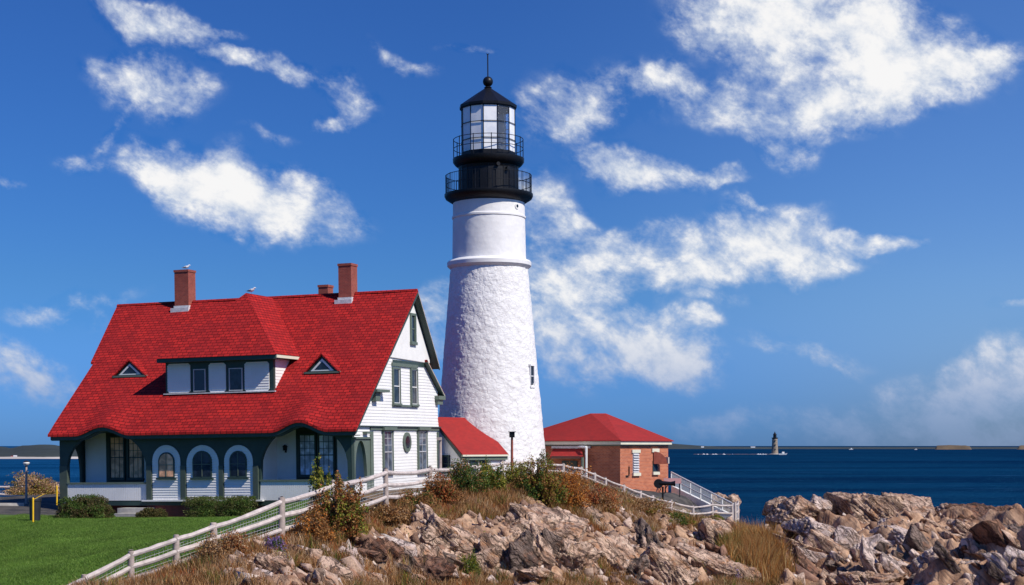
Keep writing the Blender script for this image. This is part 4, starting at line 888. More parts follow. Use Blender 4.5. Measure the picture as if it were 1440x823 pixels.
pw = MB().tube([c - nn_ * .1, c + nn_ * .06], .22, 20).build('porthole', M_tsmooth, tower); MB().tube([c, c + nn_ * .07], .12, 16).build('pane', M_glass, pw)
# ------------------------------------------------------------------ covered passage with red lean-to roof
PSI = R(45); PD0 = 107.5; K = wpt(651, 637, PD0)
en = Vector((math.cos(PSI), -math.sin(PSI), 0)); ee = Vector((math.sin(PSI), math.cos(PSI), 0))
FM = Matrix(((en.x, ee.x, 0, K.x), (en.y, ee.y, 0, K.y), (0, 0, 1, K.z), (0, 0, 0, 1)))   # x = outward, y = along the eave
pas = thing('passage', 'low white passage with red lean-to roof between the house and the lighthouse', 'building', (-2, 2, -3.2), FM)
def Floc(FMx, u, v, ax, val):
    I = FMx.inverted(); o_ = I @ Vector((0, 0, EYE)); d = (I.to_3x3()) @ Vector(((u - 720) / F, 1, (HOR - v) / F)); t = (val - o_[ax]) / d[ax]; return o_ + d * t
tpL = Floc(FM, 614.5, 591.5, 1, 0); ye = Floc(FM, 712, 632, 0, 0).y
w_ = -tpL.x; hh = tpL.z + .05
MB().prism([(.25, -.25, -.02 - .1), (-w_ - .3, -.25, hh + .2), (-w_ - .3, -.25, hh + .08), (.25, -.25, -.22)], (0, ye + .25, 0)).build('roof', M_felt, pas, uv='auto')
MB().prism([(.22, -.22, -.23), (-w_ - .2, -.22, hh + .06), (-w_ - .2, -.22, hh - .2), (.0, -.22, -.42)], (0, .12, 0)).build('barge_board', M_green, pas)
MB().box(.12, .27, -.25, ye, -.25, -.13).build('gutter', M_cream, pas); MB().box(-.05, .14, -.2, ye, -.5, -.22).build('frieze', M_sage, pas)
Pw = Pl((0, 0, 0), (0, 1, 0), (1, 0, 0)); m = MB(); m.clap(Pw, [(0, -3.2), (ye, -3.2), (ye, -.3), (0, -.3)], exp=.2, n0=-.1); Pq = Pl((0, 0, 0), (1, 0, 0), (0, -1, 0))
m.clap(Pq, [(-w_ - .2, -3.2), (-.05, -3.2), (-.05, -.35), (-w_ - .2, hh - .15)], exp=.2, n0=-.1); m.build('wall', M_white, pas)
MB().box(-w_ - .2, -.12, .13, ye, -3.2, -.6).build('wall', M_white, pas)
for u0, u1, v0 in ((661, 672, 643), (675.5, 684, 643)):
    q0 = Floc(FM, u0, v0, 0, 0); q1 = Floc(FM, u1, v0, 0, 0); window(Pw, q0.y, q1.y, q0.z - 1.3, q0.z, pas, n0=-.02, fw=.06)
q0 = Floc(FM, 622, 640, 1, 0); q1 = Floc(FM, 632, 640, 1, 0); window(Pq, q0.x, q1.x, q0.z - 1.2, q0.z, pas, n0=-.02)
# ------------------------------------------------------------------ brick fog-signal building
PSI = R(43.0); BK = wpt(873, 620, 113)
en = Vector((math.cos(PSI), -math.sin(PSI), 0)); ee = Vector((math.sin(PSI), math.cos(PSI), 0))
BMx = Matrix(((en.x, ee.x, 0, BK.x), (en.y, ee.y, 0, BK.y), (0, 0, 1, BK.z), (0, 0, 0, 1)))
fog = thing('brick_building', 'red brick building with hipped red roof right of the lighthouse', 'building', (-5, 3, -4.6), BMx)
rl = Floc(BMx, 945, 618.5, 0, 0).y; ll = 11.5; zg = -4.4
wr = Floc(BMx, 939.5, 640, 0, -.3).y
MB().box(-ll + .3, -.3, .3, wr, zg - .6, -.28).build('wall', M_brick, fog, uv='auto')
MB().box(-ll, .0, .0, rl, -.28, -.02).build('fascia', M_cream, fog, bevel=.02)
MB().box(-ll + .2, -.2, .2, rl - .2, -.38, -.281).build('frieze', M_sage, fog)
A1 = Floc(BMx, 830.5, 581, 1, rl * .48); A2 = Floc(BMx, 852, 582, 1, rl * .60); hz = (A1.z + A2.z) / 2
MB().add([(-ll - .1, -.1, -.03), (.1, -.1, -.03), (.1, rl + .1, -.03), (-ll - .1, rl + .1, -.03), (A1.x, A1.y, hz), (A2.x, A2.y, hz), (-ll - .1, -.1, .02), (.1, -.1, .02), (.1, rl + .1, .02), (-ll - .1, rl + .1, .02)],
         [(0, 3, 2, 1), (0, 1, 7, 6), (1, 2, 8, 7), (2, 3, 9, 8), (3, 0, 6, 9), (6, 7, 4), (7, 8, 5, 4), (8, 9, 5), (9, 6, 4, 5)]).build('roof', M_felt, fog, uv='auto')
Pr = Pl((-.3, 0, 0), (0, 1, 0), (1, 0, 0)); Plf = Pl((0, .3, 0), (1, 0, 0), (0, -1, 0))
def fr(u, v): q = Floc(BMx, u, v, 0, -.3); return q.y, q.z
for (u0, u1, v0, v1, lb) in ((889.5, 898, 637, 665, 1), (917.5, 924.5, 648, 663.5, 0)):
    y0, z1_ = fr(u0, v0); y1, z0_ = fr(u1, v1)
    w = MB().pbox(Pr, y0, y1, z0_, z1_, .0, .03).build('window', M_wire if lb else M_green, fog)
    m = MB()
    if lb:
        for i in range(8): zz = z0_ + (z1_ - z0_) * (i + .1) / 8; m.hexa([Pr.p(y0 + .03, zz, .03), Pr.p(y1 - .03, zz, .03), Pr.p(y1 - .03, zz, .14), Pr.p(y0 + .03, zz, .14), Pr.p(y0 + .03, zz + .13, .03), Pr.p(y1 - .03, zz + .13, .03), Pr.p(y1 - .03, zz + .10, .05), Pr.p(y0 + .03, zz + .10, .05)])
        m.build('louvre', M_wire, w)
    else: MB().pbox(Pr, y0 + .06, y1 - .06, z0_ + .06, z1_ - .05, .03, .035).build('pane', M_glass, w)
    vt, vb = (632.5, 637) if lb else (631, 636)
    q0_ = fr(u0 - 1.5, vt); q1_ = fr(u1 + 1.5, vb); MB().pbox(Pr, q0_[0], q1_[0], q1_[1], q0_[1], .0, .10).pbox(Pr, fr(u0 - .8, v1)[0], fr(u1 + 1.2, v1)[0], z0_ - .22, z0_, .0, .16).build('lintel', M_cream, fog)
# hooded vent over the right window
c0 = fr(918.5, 652.5); hd = fr(918.5, 635)
fan = [(0, 0)] + [( (math.cos(t)) * 1.05, (math.sin(t)) * (hd[1] - c0[1])) for t in np.linspace(0, math.pi / 2, 10)]
MB().ppoly(Pl(Pr.p(c0[0] + .05, c0[1], 0), (.72, .69, 0), (.69, -.72, 0)), [(x * .95, y) for x, y in fan], -.12, .12).build('vent_hood', M_rustp, fog, smooth=False)
MB().pbox(Pr, c0[0] + .72, c0[0] + .86, c0[1] + .02, c0[1] + .5, .55, .85).build('vent_mouth', M_stone, fog)
q = fr(884, 662); MB().pbox(Pr, q[0] - .03, q[0] + .03, q[1] - .3, q[1] + .3, 0, .08).pbox(Pr, q[0] - .35, q[0] + .0, q[1] - .4, q[1] - .34, 0, .12).build('iron_bracket', M_black, fog)
# plinth
MB().box(-ll + .2, -.15, .15, wr + .1, zg - .6, zg + .0).build('plinth', M_stone, fog)
# door awning on the shaded side
def fl(u, v): q = Floc(BMx, u, v, 1, .3); return q.x, q.z
x0, z1_ = fl(779, 631); x1, z0_ = fl(817, 642)
def aw(u, v, out): q = Floc(BMx, u, v, 1, .3 - out); return (q.x, q.y, q.z)
a_ = [aw(778, 631, 0), aw(818, 631, 0), aw(820, 642, 1.2), aw(773, 642, 1.2)]
awn = MB().prism(a_, (0, 0, -.09)).build('porch_roof', M_felt, fog, uv='auto')
MB().box(a_[0][0] - .1, a_[1][0] + .9, .2, .29, a_[0][2] + .02, a_[0][2] + .35).build('head_board', M_lead, fog)
MB().bar(aw(816, 643, 1.15), aw(776, 643, 1.15), .1, .16).build('porch_beam', M_sage, fog)
p1 = aw(819, 643, 1.15); MB().box(p1[0] - .07, p1[0] + .07, p1[1] - .07, p1[1] + .07, zg - .5, p1[2]).build('porch_post', M_sage, fog)
dq0 = fl(791, 648); dq1 = fl(812, 648); MB().box(dq0[0], dq1[0], .22, .29, zg, dq0[1]).build('door', M_green, fog)
MB().box(dq0[0] + .1, dq0[0] + .5, .19, .22, dq0[1] - 1.1, dq0[1] - .2).build('door_panel', M_sage, fog)
dp = aw(824.5, 629, .9); MB().tube([dp, (dp[0], dp[1], zg - .5)], .09, 8).tube([aw(814, 628.5, .2), dp], .09, 8).build('white_pipe', M_white2, fog)
#==SITE==
# ------------------------------------------------------------------ fences
def post_pt(u, v, D): return wpt(u, v, D)
def rail_fence(name, label, spec, mrail, mpost, r_rail, r_post, fr_=(.86, .50, .14), wires=8, mesh=True, group=None, extra=None, splash=None):
    tops = [wpt(u, v, D) for u, v, D, h in spec]; hs = [h * D / F for u, v, D, h in spec]
    mid = tops[len(tops) // 2]; base = (mid.x, mid.y, mid.z - hs[len(hs) // 2])
    f = thing(name, label, 'fence', base)
    for tp, h in zip(tops, hs):
        tl = Vector((random.uniform(-.04, .04), random.uniform(-.04, .04), 0)); rr = r_post * random.uniform(.9, 1.1)
        MB().tube([tp - Vector((0, 0, h + .5)), tp - Vector((0, 0, h * .5)) + tl * .5, tp - Vector((0, 0, .05)) + tl, tp + tl], [rr * 1.08, rr, rr * .97, rr * .8], 10).build('post', mpost, f, smooth=True)
    for i in range(len(tops) - 1):
        for fr1 in fr_:
            a = tops[i] - Vector((0, 0, hs[i] * (1 - fr1))); b = tops[i + 1] - Vector((0, 0, hs[i + 1] * (1 - fr1))); yo = Vector((0, -.03, 0))
            n = 5; pts_ = []
            for k in range(n + 1):
                t = k / n; pts_.append(a.lerp(b, t) + yo + Vector((0, 0, -.05 * math.sin(math.pi * t) * (b - a).length / 3 + random.uniform(-.012, .012))))
            MB().tube(pts_, [r_rail * random.uniform(.85, 1.12) for _ in pts_], 8).build('rail', mrail, f, smooth=True)
    m = MB()
    for i in range(len(tops) - 1):
        yo = Vector((0, .07, 0)); L = (tops[i + 1] - tops[i]).length
        for k in range(wires):
            fr1 = .06 + .82 * k / (wires - 1); a = tops[i] - Vector((0, 0, hs[i] * (1 - fr1))) + yo; b = tops[i + 1] - Vector((0, 0, hs[i + 1] * (1 - fr1))) + yo; m.bar(a, b, .009)
        if mesh:
            nv = int(L / .15)
            for k in range(1, nv):
                t = k / nv; h = hs[i] * (1 - t) + hs[i + 1] * t; p = tops[i].lerp(tops[i + 1], t) + yo; m.bar(p - Vector((0, 0, h * .94)), p - Vector((0, 0, h * .12)), .006)
    m.build('wire_mesh', M_wire, f)
    return f
rail_fence('split_rail_fence', 'weathered split-rail fence with wire mesh climbing from the lawn past the white gable', FENCE, M_woodw, M_wood, .09, .115, wires=11)
FR = [(757,648,85,26),(792,651,86.5,24),(817,656,88,24),(836,664,89,24),(852,671,90,24),(877,681,91.5,23),(900,690,93,23),(918,697,94,23),(944,703,96,24),(975,710,97.5,26),(1002,706,99,29),(1030,707,100,30)]
rail_fence('rail_fence', 'whitish rail fence descending the slope in front of the red brick building', FR, M_woodw, M_woodw, .06, .085, wires=13)
FR2 = [(1034,706,100.3,30),(1038,704,103,29),(1034,700,107,27)]
rail_fence('rail_fence', 'short return of pale fence at the cliff corner above the tall grass', FR2, M_woodw, M_woodw, .05, .075, wires=9)
# sloping wall and pipe railing
rw = thing('sloping_railing', 'white pipe railing on a sloping concrete wall right of the brick building', 'railing', tuple(wpt(990, 715, 108)))
A_, B_ = wpt(944, 664, 116), wpt(1032, 709, 102); A2_, B2_ = wpt(950, 684, 115.5), wpt(1012, 715, 104)
w0, w1 = wpt(944, 683, 116), wpt(1032, 726, 102)
MB().hexa([w0 - Vector((0, 0, 3)), w0 + Vector((.2, .2, -3)), w1 + Vector((.2, .2, -2.2)), w1 - Vector((0, 0, 2.2)), w0, w0 + Vector((.2, .2, 0)), w1 + Vector((.2, .2, 0)), w1]).build('wall', M_panel, rw)
m = MB().tube([A_, B_], .05, 8)
m.build('top_rail', M_white2, rw); MB().tube([A_.lerp(w0, .5), B_.lerp(w1, .5)], .03, 8).build('mid_rail', M_lead, rw)
for k in range(7): t = k / 6; MB().tube([A_.lerp(B_, t), w0.lerp(w1, t)], .045, 8).build('post', M_white2, rw)
m = MB()
for k in range(1, 90): t = k / 90; m.bar(A_.lerp(B_, t), w0.lerp(w1, t), .014)
m.build('baluster_mesh', M_white2, rw)
# iron horn
hp = wpt(932, 702, 101); sc = 101 / F
hn = thing('horn', 'old black iron horn mounted on an ornate post by the brick building', 'horn', tuple(hp))
MB().tube([hp + Vector((0, 0, -.4)), hp + Vector((0, 0, .35)), hp + Vector((0, 0, .8))], [.10, .06, .07], 10).build('post', M_black, hn, smooth=True)
c = hp + Vector((0, 0, 1.0)); MB().tube([c + Vector((-.28, 0, .02)), c + Vector((-.1, 0, .03)), c + Vector((.5, -.05, .0)), c + Vector((.7, -.06, 0)), c + Vector((.8, -.07, 0))], [.10, .15, .12, .16, .20], 16).build('barrel', M_black, hn, smooth=True)
m = MB(); 
for yy in (-.05,): m.tube([c + Vector((-.28, yy - .04, 0)), c + Vector((-.28, yy + .12, 0))], .30, 20)
m.build('wheel', M_black, hn)
m = MB()
for s_ in (-1, 1): m.tube([hp + Vector((0, 0, .35)), hp + Vector((.20 * s_, 0, .45)), hp + Vector((.15 * s_, 0, .65)), hp + Vector((.30 * s_, 0, .88))], .04, 6)
m.build('bracket', M_black, hn)
# sign board behind the horn
sp_ = wpt(946, 676, 108)
sg = thing('information_board', 'faded reddish information board on posts beside the brick building corner', 'sign', (sp_.x, sp_.y, sp_.z - 1.1))
MB().hexa([sp_ + Vector((-.6, 0, -.2)), sp_ + Vector((.6, 0, -.2)), sp_ + Vector((.6, .05, -.2)), sp_ + Vector((-.6, .05, -.2)), sp_ + Vector((-.6, .2, .16)), sp_ + Vector((.6, .2, .16)), sp_ + Vector((.6, .25, .16)), sp_ + Vector((-.6, .25, .16))]).build('panel', M_sign, sg)
for s_ in (-.5, .5): MB().tube([sp_ + Vector((s_, .15, -1.4)), sp_ + Vector((s_, .15, -.05))], .04, 8).build('post', M_dark, sg)
# free-standing posts
p = wpt(619, 690, 73.5); pp = thing('post', 'tall weathered wooden post with a flat cap at the gable corner', 'post', tuple(p))
ht = (690 - 615) * 73.5 / F; MB().tube([p + Vector((0, 0, -.3)), p + Vector((0, 0, ht - .12))], [.09, .075], 10).build('shaft', M_wood, pp, smooth=True); MB().box(p.x - .16, p.x + .08, p.y - .13, p.y + .13, p.z + ht - .14, p.z + ht).build('cap', M_wood, pp)
p = wpt(720, 682, 80); pp = thing('post', 'dark iron post with a square head standing before the white lighthouse', 'post', tuple(p))
ht = (682 - 607) * 80 / F; MB().tube([p + Vector((0, 0, -.3)), p + Vector((0, 0, ht - .3))], [.075, .06], 10).build('shaft', M_rustp, pp, smooth=True)
MB().box(p.x - .14, p.x + .14, p.y - .14, p.y + .14, p.z + ht - .3, p.z + ht - .04).box(p.x - .19, p.x + .19, p.y - .19, p.y + .19, p.z + ht - .04, p.z + ht).build('head', M_black, pp)
# left yard: lamp post, bollards, bin, far fence
p = wpt(37, 694, 109); lp = thing('lamp_post', 'slim grey lamp post with a small round head against the blue water', 'lamp post', tuple(p))
MB().tube([p + Vector((0, 0, -1)), wpt(37, 655, 109)], [.10, .07], 10).build('pole', M_wood, lp, smooth=True)
q = wpt(37, 651.5, 109); MB().lathe([(.04, -.2), (.16, -.12), (.23, .0), (.2, .08)], n=16).build('dummy', M_white2).name
bpy.data.objects.remove(bpy.data.objects['dummy'])
MB().lathe([(.05, q.z - .2), (.17, q.z - .12), (.23, q.z), (.20, q.z + .08)], q.x, q.y, n=18).build('lamp_globe', M_white2, lp, smooth=True)
MB().lathe([(.22, q.z + .08), (.12, q.z + .17), (.02, q.z + .19)], q.x, q.y, n=18).lathe([(.06, q.z - .3), (.09, q.z - .2), (.05, q.z - .18)], q.x, q.y, n=12).build('cap', M_dark, lp, smooth=True)
for (u, v0, v1, D, lb) in ((46.5, 701, 733, 90, 'yellow pole in front of the black bin at the lawn edge'), (80, 684, 704, 103, 'yellow pole beside the porch corner post')):
    p = wpt(u, v1, D); t_ = wpt(u, v0, D); b_ = thing('yellow_pole', lb, 'bollard', tuple(p), group='yellow poles'); MB().tube([p - Vector((0, 0, .3)), t_], .055, 12).build('shaft', M_yellow, b_, smooth=True)
    MB().lathe([(.055, t_.z), (.04, t_.z + .04), (.005, t_.z + .055)], t_.x, t_.y, n=12).build('cap', M_yellow, b_, smooth=True)
    if u < 60: MB().bar(t_ + Vector((0, 0, -.08)), t_ + Vector((.62, .1, .26)), .035).build('arm', M_yellow, b_)
p = wpt(48, 731, 92); bn = thing('litter_bin', 'black litter bin behind the yellow pole', 'litter bin', tuple(p))
hb_ = (731 - 699) * 92 / F; MB().lathe([(.30, p.z - .2), (.33, p.z + hb_ * .8), (.36, p.z + hb_ * .82), (.36, p.z + hb_ * .9)], p.x + .05, p.y, n=20).build('drum', M_dark, bn, smooth=True)
MB().lathe([(.38, p.z + hb_ * .9), (.36, p.z + hb_ * .97), (.2, p.z + hb_ * 1.0)], p.x + .05, p.y, n=20).build('lid', M_dark, bn, smooth=True)
FL = [(-60,679,128,29),(-10,680,128,29),(35,681,128,29),(82,681,128,29),(125,682,128,29)]
rail_fence('rail_fence', 'pale rail fence at the far left edge with brush against it', FL, M_woodw, M_wood, .07, .09, wires=8)
# kerb before the yard
k0, k1 = wpt(-60, 712, 104.5), wpt(34, 711, 105.5)
MB().bar(k0, k1, .5, .35).build('kerb', M_stone)['kind'] = 'structure'
# ------------------------------------------------------------------ rocks
ICO = {}
def ico(sub):
    if sub not in ICO:
        bm = bmesh.new(); bmesh.ops.create_icosphere(bm, subdivisions=sub, radius=1); v = np.array([x.co for x in bm.verts]); v /= np.linalg.norm(v, axis=1)[:, None]
        f = np.array([[q.index for q in t.verts] for t in bm.faces]); bm.free(); ICO[sub] = (v, f)
    return ICO[sub]
def rock(P, size, rot, mat, sub=5, seed=1, planes=11, rough=1.0, name='boulder', label=None, group=None, strata=.075, fit=None):
    g = np.random.default_rng(seed); v, f = ico(sub)
    ns = [np.array(q, float) for q in ((1, 0, 0), (-1, 0, 0), (0, 1, 0), (0, -1, 0), (0, 0, 1), (0, 0, -1))]
    ns = [q + g.normal(0, .22, 3) for q in ns] + [g.normal(0, 1, 3) for _ in range(planes)]
    r = np.full(len(v), 9.)
    for i, q in enumerate(ns):
        q = q / np.linalg.norm(q); d = g.uniform(.70, .95) if i < 6 else g.uniform(.85, 1.1); c = v @ q
        r = np.minimum(r, np.where(c > .05, d / np.maximum(c, .05), 9))
    Rm = np.array(Matrix.Rotation(R(rot[2]), 3, 'Z') @ Matrix.Rotation(R(rot[1]), 3, 'Y') @ Matrix.Rotation(R(rot[0]), 3, 'X'))
    p = v * r[:, None]; sz = np.array(size) / 2; W_ = p * sz
    # strata ledges and fracture
    sn = np.array([.68, -.28, .62]) + g.normal(0, .12, 3); sn /= np.linalg.norm(sn); sn = Rm.T @ sn; h = W_ @ sn; per = .22 + .1 * g.random()
    hw = h / per + fbm(W_ * .5 + seed, 3, seed) * .8; saw = (hw - np.floor(hw)); lev = hsh(np.floor(hw).astype(np.int64), np.zeros(len(hw), np.int64), np.zeros(len(hw), np.int64), seed)
    d = strata * (lev - .5) * 2 + .03 * strata / .05 * (np.abs(saw - .5) * 2 - .5)
    d = d + rough * (.06 * fbm(W_ * .9 + seed * 3.1, 4, seed + 5) + .035 * fbm(W_ * 3.1, 3, seed + 9)) * min(1, max(size) / 2.)
    q_ = (W_ + .25 * np.stack([fbm(W_ * 1.1 + k * 7, 2, seed + k) for k in range(3)], -1)) @ np.array(Matrix.Rotation(R(35), 3, 'Y'))
    for sc_, am_ in ((1.15, .15), (.5, .075), (.24, .04)):
        if sc_ > max(size) * .6 or (len(v) < 5000 and sc_ < .3): continue
        cell, e = facet3(q_ / np.array([sc_ * 1.4, sc_ * 1.1, sc_ * .62]) + 40, seed + int(sc_ * 10), 1.0); d = d + rough * (am_ * cell - am_ * .35 * (1 - sm(e, 0, .14))) * min(1, max(size) / 2.5)
    W_ = W_ + v * d[:, None]
    Rm = np.array(Matrix.Rotation(R(rot[2]), 3, 'Z') @ Matrix.Rotation(R(rot[1]), 3, 'Y') @ Matrix.Rotation(R(rot[0]), 3, 'X'))
    W_ = W_ @ Rm.T
    if fit:
        lo_, hi_ = W_.min(0), W_.max(0); W_ = W_ - (lo_ + hi_) / 2; W_[:, 0] *= fit[0] / (hi_[0] - lo_[0]); W_[:, 2] *= fit[1] / (hi_[2] - lo_[2])
    o_ = mesh_np(name, W_, None, mat, quads=f); o_.location = P
    tag(o_, label, 'rock' if name != 'outcrop' else 'rock outcrop', group); return o_
RB = [ # u, v centre, w px, h px, D, depth m, rot(y tilt), material, label
 (1118,722,72,52,93,3.0,12,0,'pale jagged boulder nearest the tall grass, peaking against the sea'),
 (1096,712,40,30,95,1.8,-10,0,'small light boulder tucked left of the jagged peak'),
 (1150,712,36,34,95,2.0,20,1,'rounded pale boulder on the right shoulder of the jagged peak'),
 (1128,778,130,62,86,3.0,42,0,'long pale slab sloping down from the grass clump'),
 (1150,752,84,52,89,3.0,30,1,'grey cleft slab under the jagged peak'),
 (1188,760,50,34,88,2.0,10,1,'wedge boulder at the foot of the grey cleft slab'),
 (1214,723,84,60,95,4.0,8,0,'large square-fronted boulder crowning the rock pile'),
 (1275,718,92,50,96,4.0,14,0,'broad light boulder with a rounded top on the skyline'),
 (1250,737,34,24,92,1.5,25,1,'small block wedged between the two skyline boulders'),
 (1312,744,54,34,92,2.0,30,0,'tilted pale block right of the skyline boulders'),
 (1270,768,140,60,87,3.2,24,1,'great tilted slab with diagonal grooves in the middle of the pile'),
 (1222,778,72,52,84,2.6,-20,1,'dark-cheeked boulder left of the grooved slab'),
 (1385,735,130,52,93,5.0,4,2,'long flat-topped boulder with rust stained side on the right skyline'),
 (1340,722,60,30,97,3.0,8,0,'low pale boulder on the skyline before the long flat-topped one'),
 (1352,742,36,28,88,1.6,15,0,'small square boulder in front of the long flat-topped one'),
 (1362,764,66,36,85,2.2,28,0,'triangular light boulder below the small square one'),
 (1430,775,72,74,80,3.0,-6,3,'big dark upright block at the right edge'),
 (1425,748,50,20,83,1.6,10,0,'pale pointed slab lying on top of the big dark block'),
 (1405,800,40,34,77,1.5,30,2,'brown boulder at the foot of the big dark block'),
 (1215,814,104,28,79,2.4,4,0,'flat light ledge at the bottom edge'),
 (1262,797,52,36,81,1.8,26,1,'light wedge boulder above the flat ledge'),
 (1305,793,46,48,80,1.8,-15,1,'upright grey boulder in the lower middle of the pile'),
 (1335,800,50,40,78,1.8,20,0,'split tan boulder beside the upright grey one'),
 (1368,806,60,40,77,2.0,-10,1,'broad bluish-shaded boulder near the bottom right'),
 (1300,818,60,26,76,1.6,12,3,'dark stone at the bottom edge right of the flat ledge'),
 (1180,800,48,36,84,1.8,35,3,'shadowed stone in the cleft between two slabs'),
 (1015,704,30,26,108,1.6,25,0,'pale boulder behind the end of the white railing'),
 (1031,712,22,36,105,1.5,5,0,'upright pale boulder beyond the fence corner'),
 (1075,744,34,16,96,1.4,10,0,'low pale stone in the gap behind the tall grass'),
 # hillside outcrops
 (752,752,112,52,73,3.0,14,1,'tan rounded outcrop on the crest below the dark green shrubs'),
 (706,792,34,58,69,1.5,6,0,'leftmost upright block of the dark cliff face in the centre'),
 (734,797,34,64,69,1.5,-4,3,'second upright block from the left in the dark cliff face'),
 (760,786,30,66,69,1.5,5,1,'narrow grey block in the middle of the dark cliff face'),
 (783,795,32,68,69,1.5,-6,3,'broad dark block right of the middle of the cliff face'),
 (812,798,34,52,69,1.5,10,1,'rightmost block of the dark cliff face'),
 (752,816,40,24,67,1.3,14,0,'pale foot stone under the dark cliff face'),
 (712,780,60,40,70,2.0,10,1,'pale ledge left of the dark cliff face'),
 (806,796,62,56,70,2.4,22,1,'grey layered block right of the dark cliff'),
 (790,740,46,34,74,1.8,20,1,'light stone at the end of the crest under the orange shrub'),
 (732,722,34,20,75,1.4,12,0,'smooth white stone on the crest above the tan outcrop'),
 (806,716,62,28,75.5,1.8,12,0,'pale flat crest rock under the dark green shrub'),
 (615,752,60,56,68,2.2,42,1,'long curved pale rock in the middle of the slope'),
 (645,770,48,40,66,1.6,50,1,'leaning striped rock right of the long curved one'),
 (520,780,40,32,60,1.3,-15,2,'rust-brown split boulder, left one of the brown pair'),
 (550,786,34,34,60,1.2,20,2,'rust-brown split boulder, right one of the brown pair'),
 (378,800,44,30,52.5,1.2,10,0,'large cream boulder near the bottom left below the fence'),
 (345,796,40,20,53,1.0,20,0,'long cream boulder behind the large cream one'),
 (407,805,22,30,52,.8,-5,0,'upright cream stone right of the large cream boulder'),
 (333,812,34,18,51.5,.8,0,0,'low cream stone at the bottom left'),
 (440,790,20,24,54,.7,15,0,'small pale stone below the purple flowers'),
 (862,792,62,50,74,2.0,35,1,'striped slab stack on the slope under the brick building'),
 (905,760,44,40,80,1.8,40,3,'dark notch rock with pale rim on the right slope'),
 (940,800,66,46,76,2.0,28,0,'pale stepped rock low on the right slope'),
 (990,800,70,50,79,2.4,20,1,'cracked tan rock near the dark base of the tall grass'),
 (1005,768,46,50,84,2.0,10,1,'leaning columnar rock below the grass verge'),
 (885,806,44,34,72,1.4,-10,3,'dark low rock at the bottom of the right slope'),
 (1035,812,60,34,79,1.8,15,0,'pale rock at the bottom edge below the tall grass'),
 (684,800,50,40,65,1.5,25,0,'broken white rock at the bottom centre'),
 (600,806,60,30,60,1.4,10,2,'brown rubble rock at the bottom left of centre')]
RM_ = [M_rock, M_rockg, M_rockr, M_rockd]
def hitD(u, v, d0=46., d1=114.):
    d = np.arange(d0, d1, .1); x = (u - 720) * d / F; z = EYE - (v - HOR) * d / F; k = np.nonzero(gz(x, d) > z)[0]; return float(d[k[0]]) if len(k) else None
for i, (u, v, w, h, D, dep, ry, mi, lb) in enumerate(RB):
    if i >= 29: D = (hitD(u, v) or D); P = wpt(u, v, D + dep * .12)
    else: P = wpt(u, v + 3, D + dep * .35)
    kx = D / F; mi = 0 if (mi == 1 and i >= 29) else mi; rr_ = R(abs(ry)); c_, s_ = math.cos(rr_), math.sin(rr_)
    Wm, Hm = w * kx * 1.12, h * kx * (1.18 if i >= 29 else 1.04)
    if abs(ry) > 25: Wm, Hm = Wm * 1.1, Hm * .72
    rock(P, (Wm, dep * 1.3, Hm * 1.1), (random.uniform(-12, 12), ry, random.uniform(-25, 25)), RM_[mi], 6 if w * h > 2400 else (5 if w > 24 else 4), 100 + i, 5 if mi != 3 else 3, .75 if i < 29 else 1.0, 'outcrop' if 29 <= i < 43 else 'boulder', lb, fit=(w * kx * (1.12 if i < 29 else 1.42), h * kx * (1.14 if i < 29 else 1.62)))
# loose stones: same look, nothing tells them apart
cnt = 0
for zone, n_, gl_, lab_ in (((560, 900, 770, 822), 75, 'small broken stones on the rocky slope', 'small broken stone lying on the brown slope below the fence'), ((880, 1050, 740, 822), 40, 'small broken stones on the rocky slope', 'small broken stone lying on the brown slope below the fence'),
                      ((320, 560, 775, 822), 26, 'small broken stones on the rocky slope', 'small broken stone lying on the brown slope below the fence'), ((1120, 1440, 745, 822), 46, 'rubble stones in the right rock pile', 'angular rubble stone filling a gap in the right rock pile')):
    for k in range(n_):
        u = random.uniform(zone[0], zone[1]); v = random.uniform(zone[2], zone[3]); D_ = hitD(u, v)
        if not D_: continue
        hit = wpt(u, v, D_); s_ = random.choice([.3, .4, .5, .65]) * random.uniform(.8, 1.3) * (1.7 if zone[0] > 1100 else 1)
        mi = random.choice([0, 0, 1, 1, 2, 3])
        rock((hit[0], hit[1], hit[2] + s_ * .1), (s_ * random.uniform(1, 1.9), s_ * random.uniform(.8, 1.3), s_ * random.uniform(.5, .9)), (random.uniform(-30, 30), random.uniform(10, 50), random.uniform(-40, 40)), RM_[mi], 4, 500 + cnt, 3, .5, 'stone', lab_, gl_, .01); cnt += 1
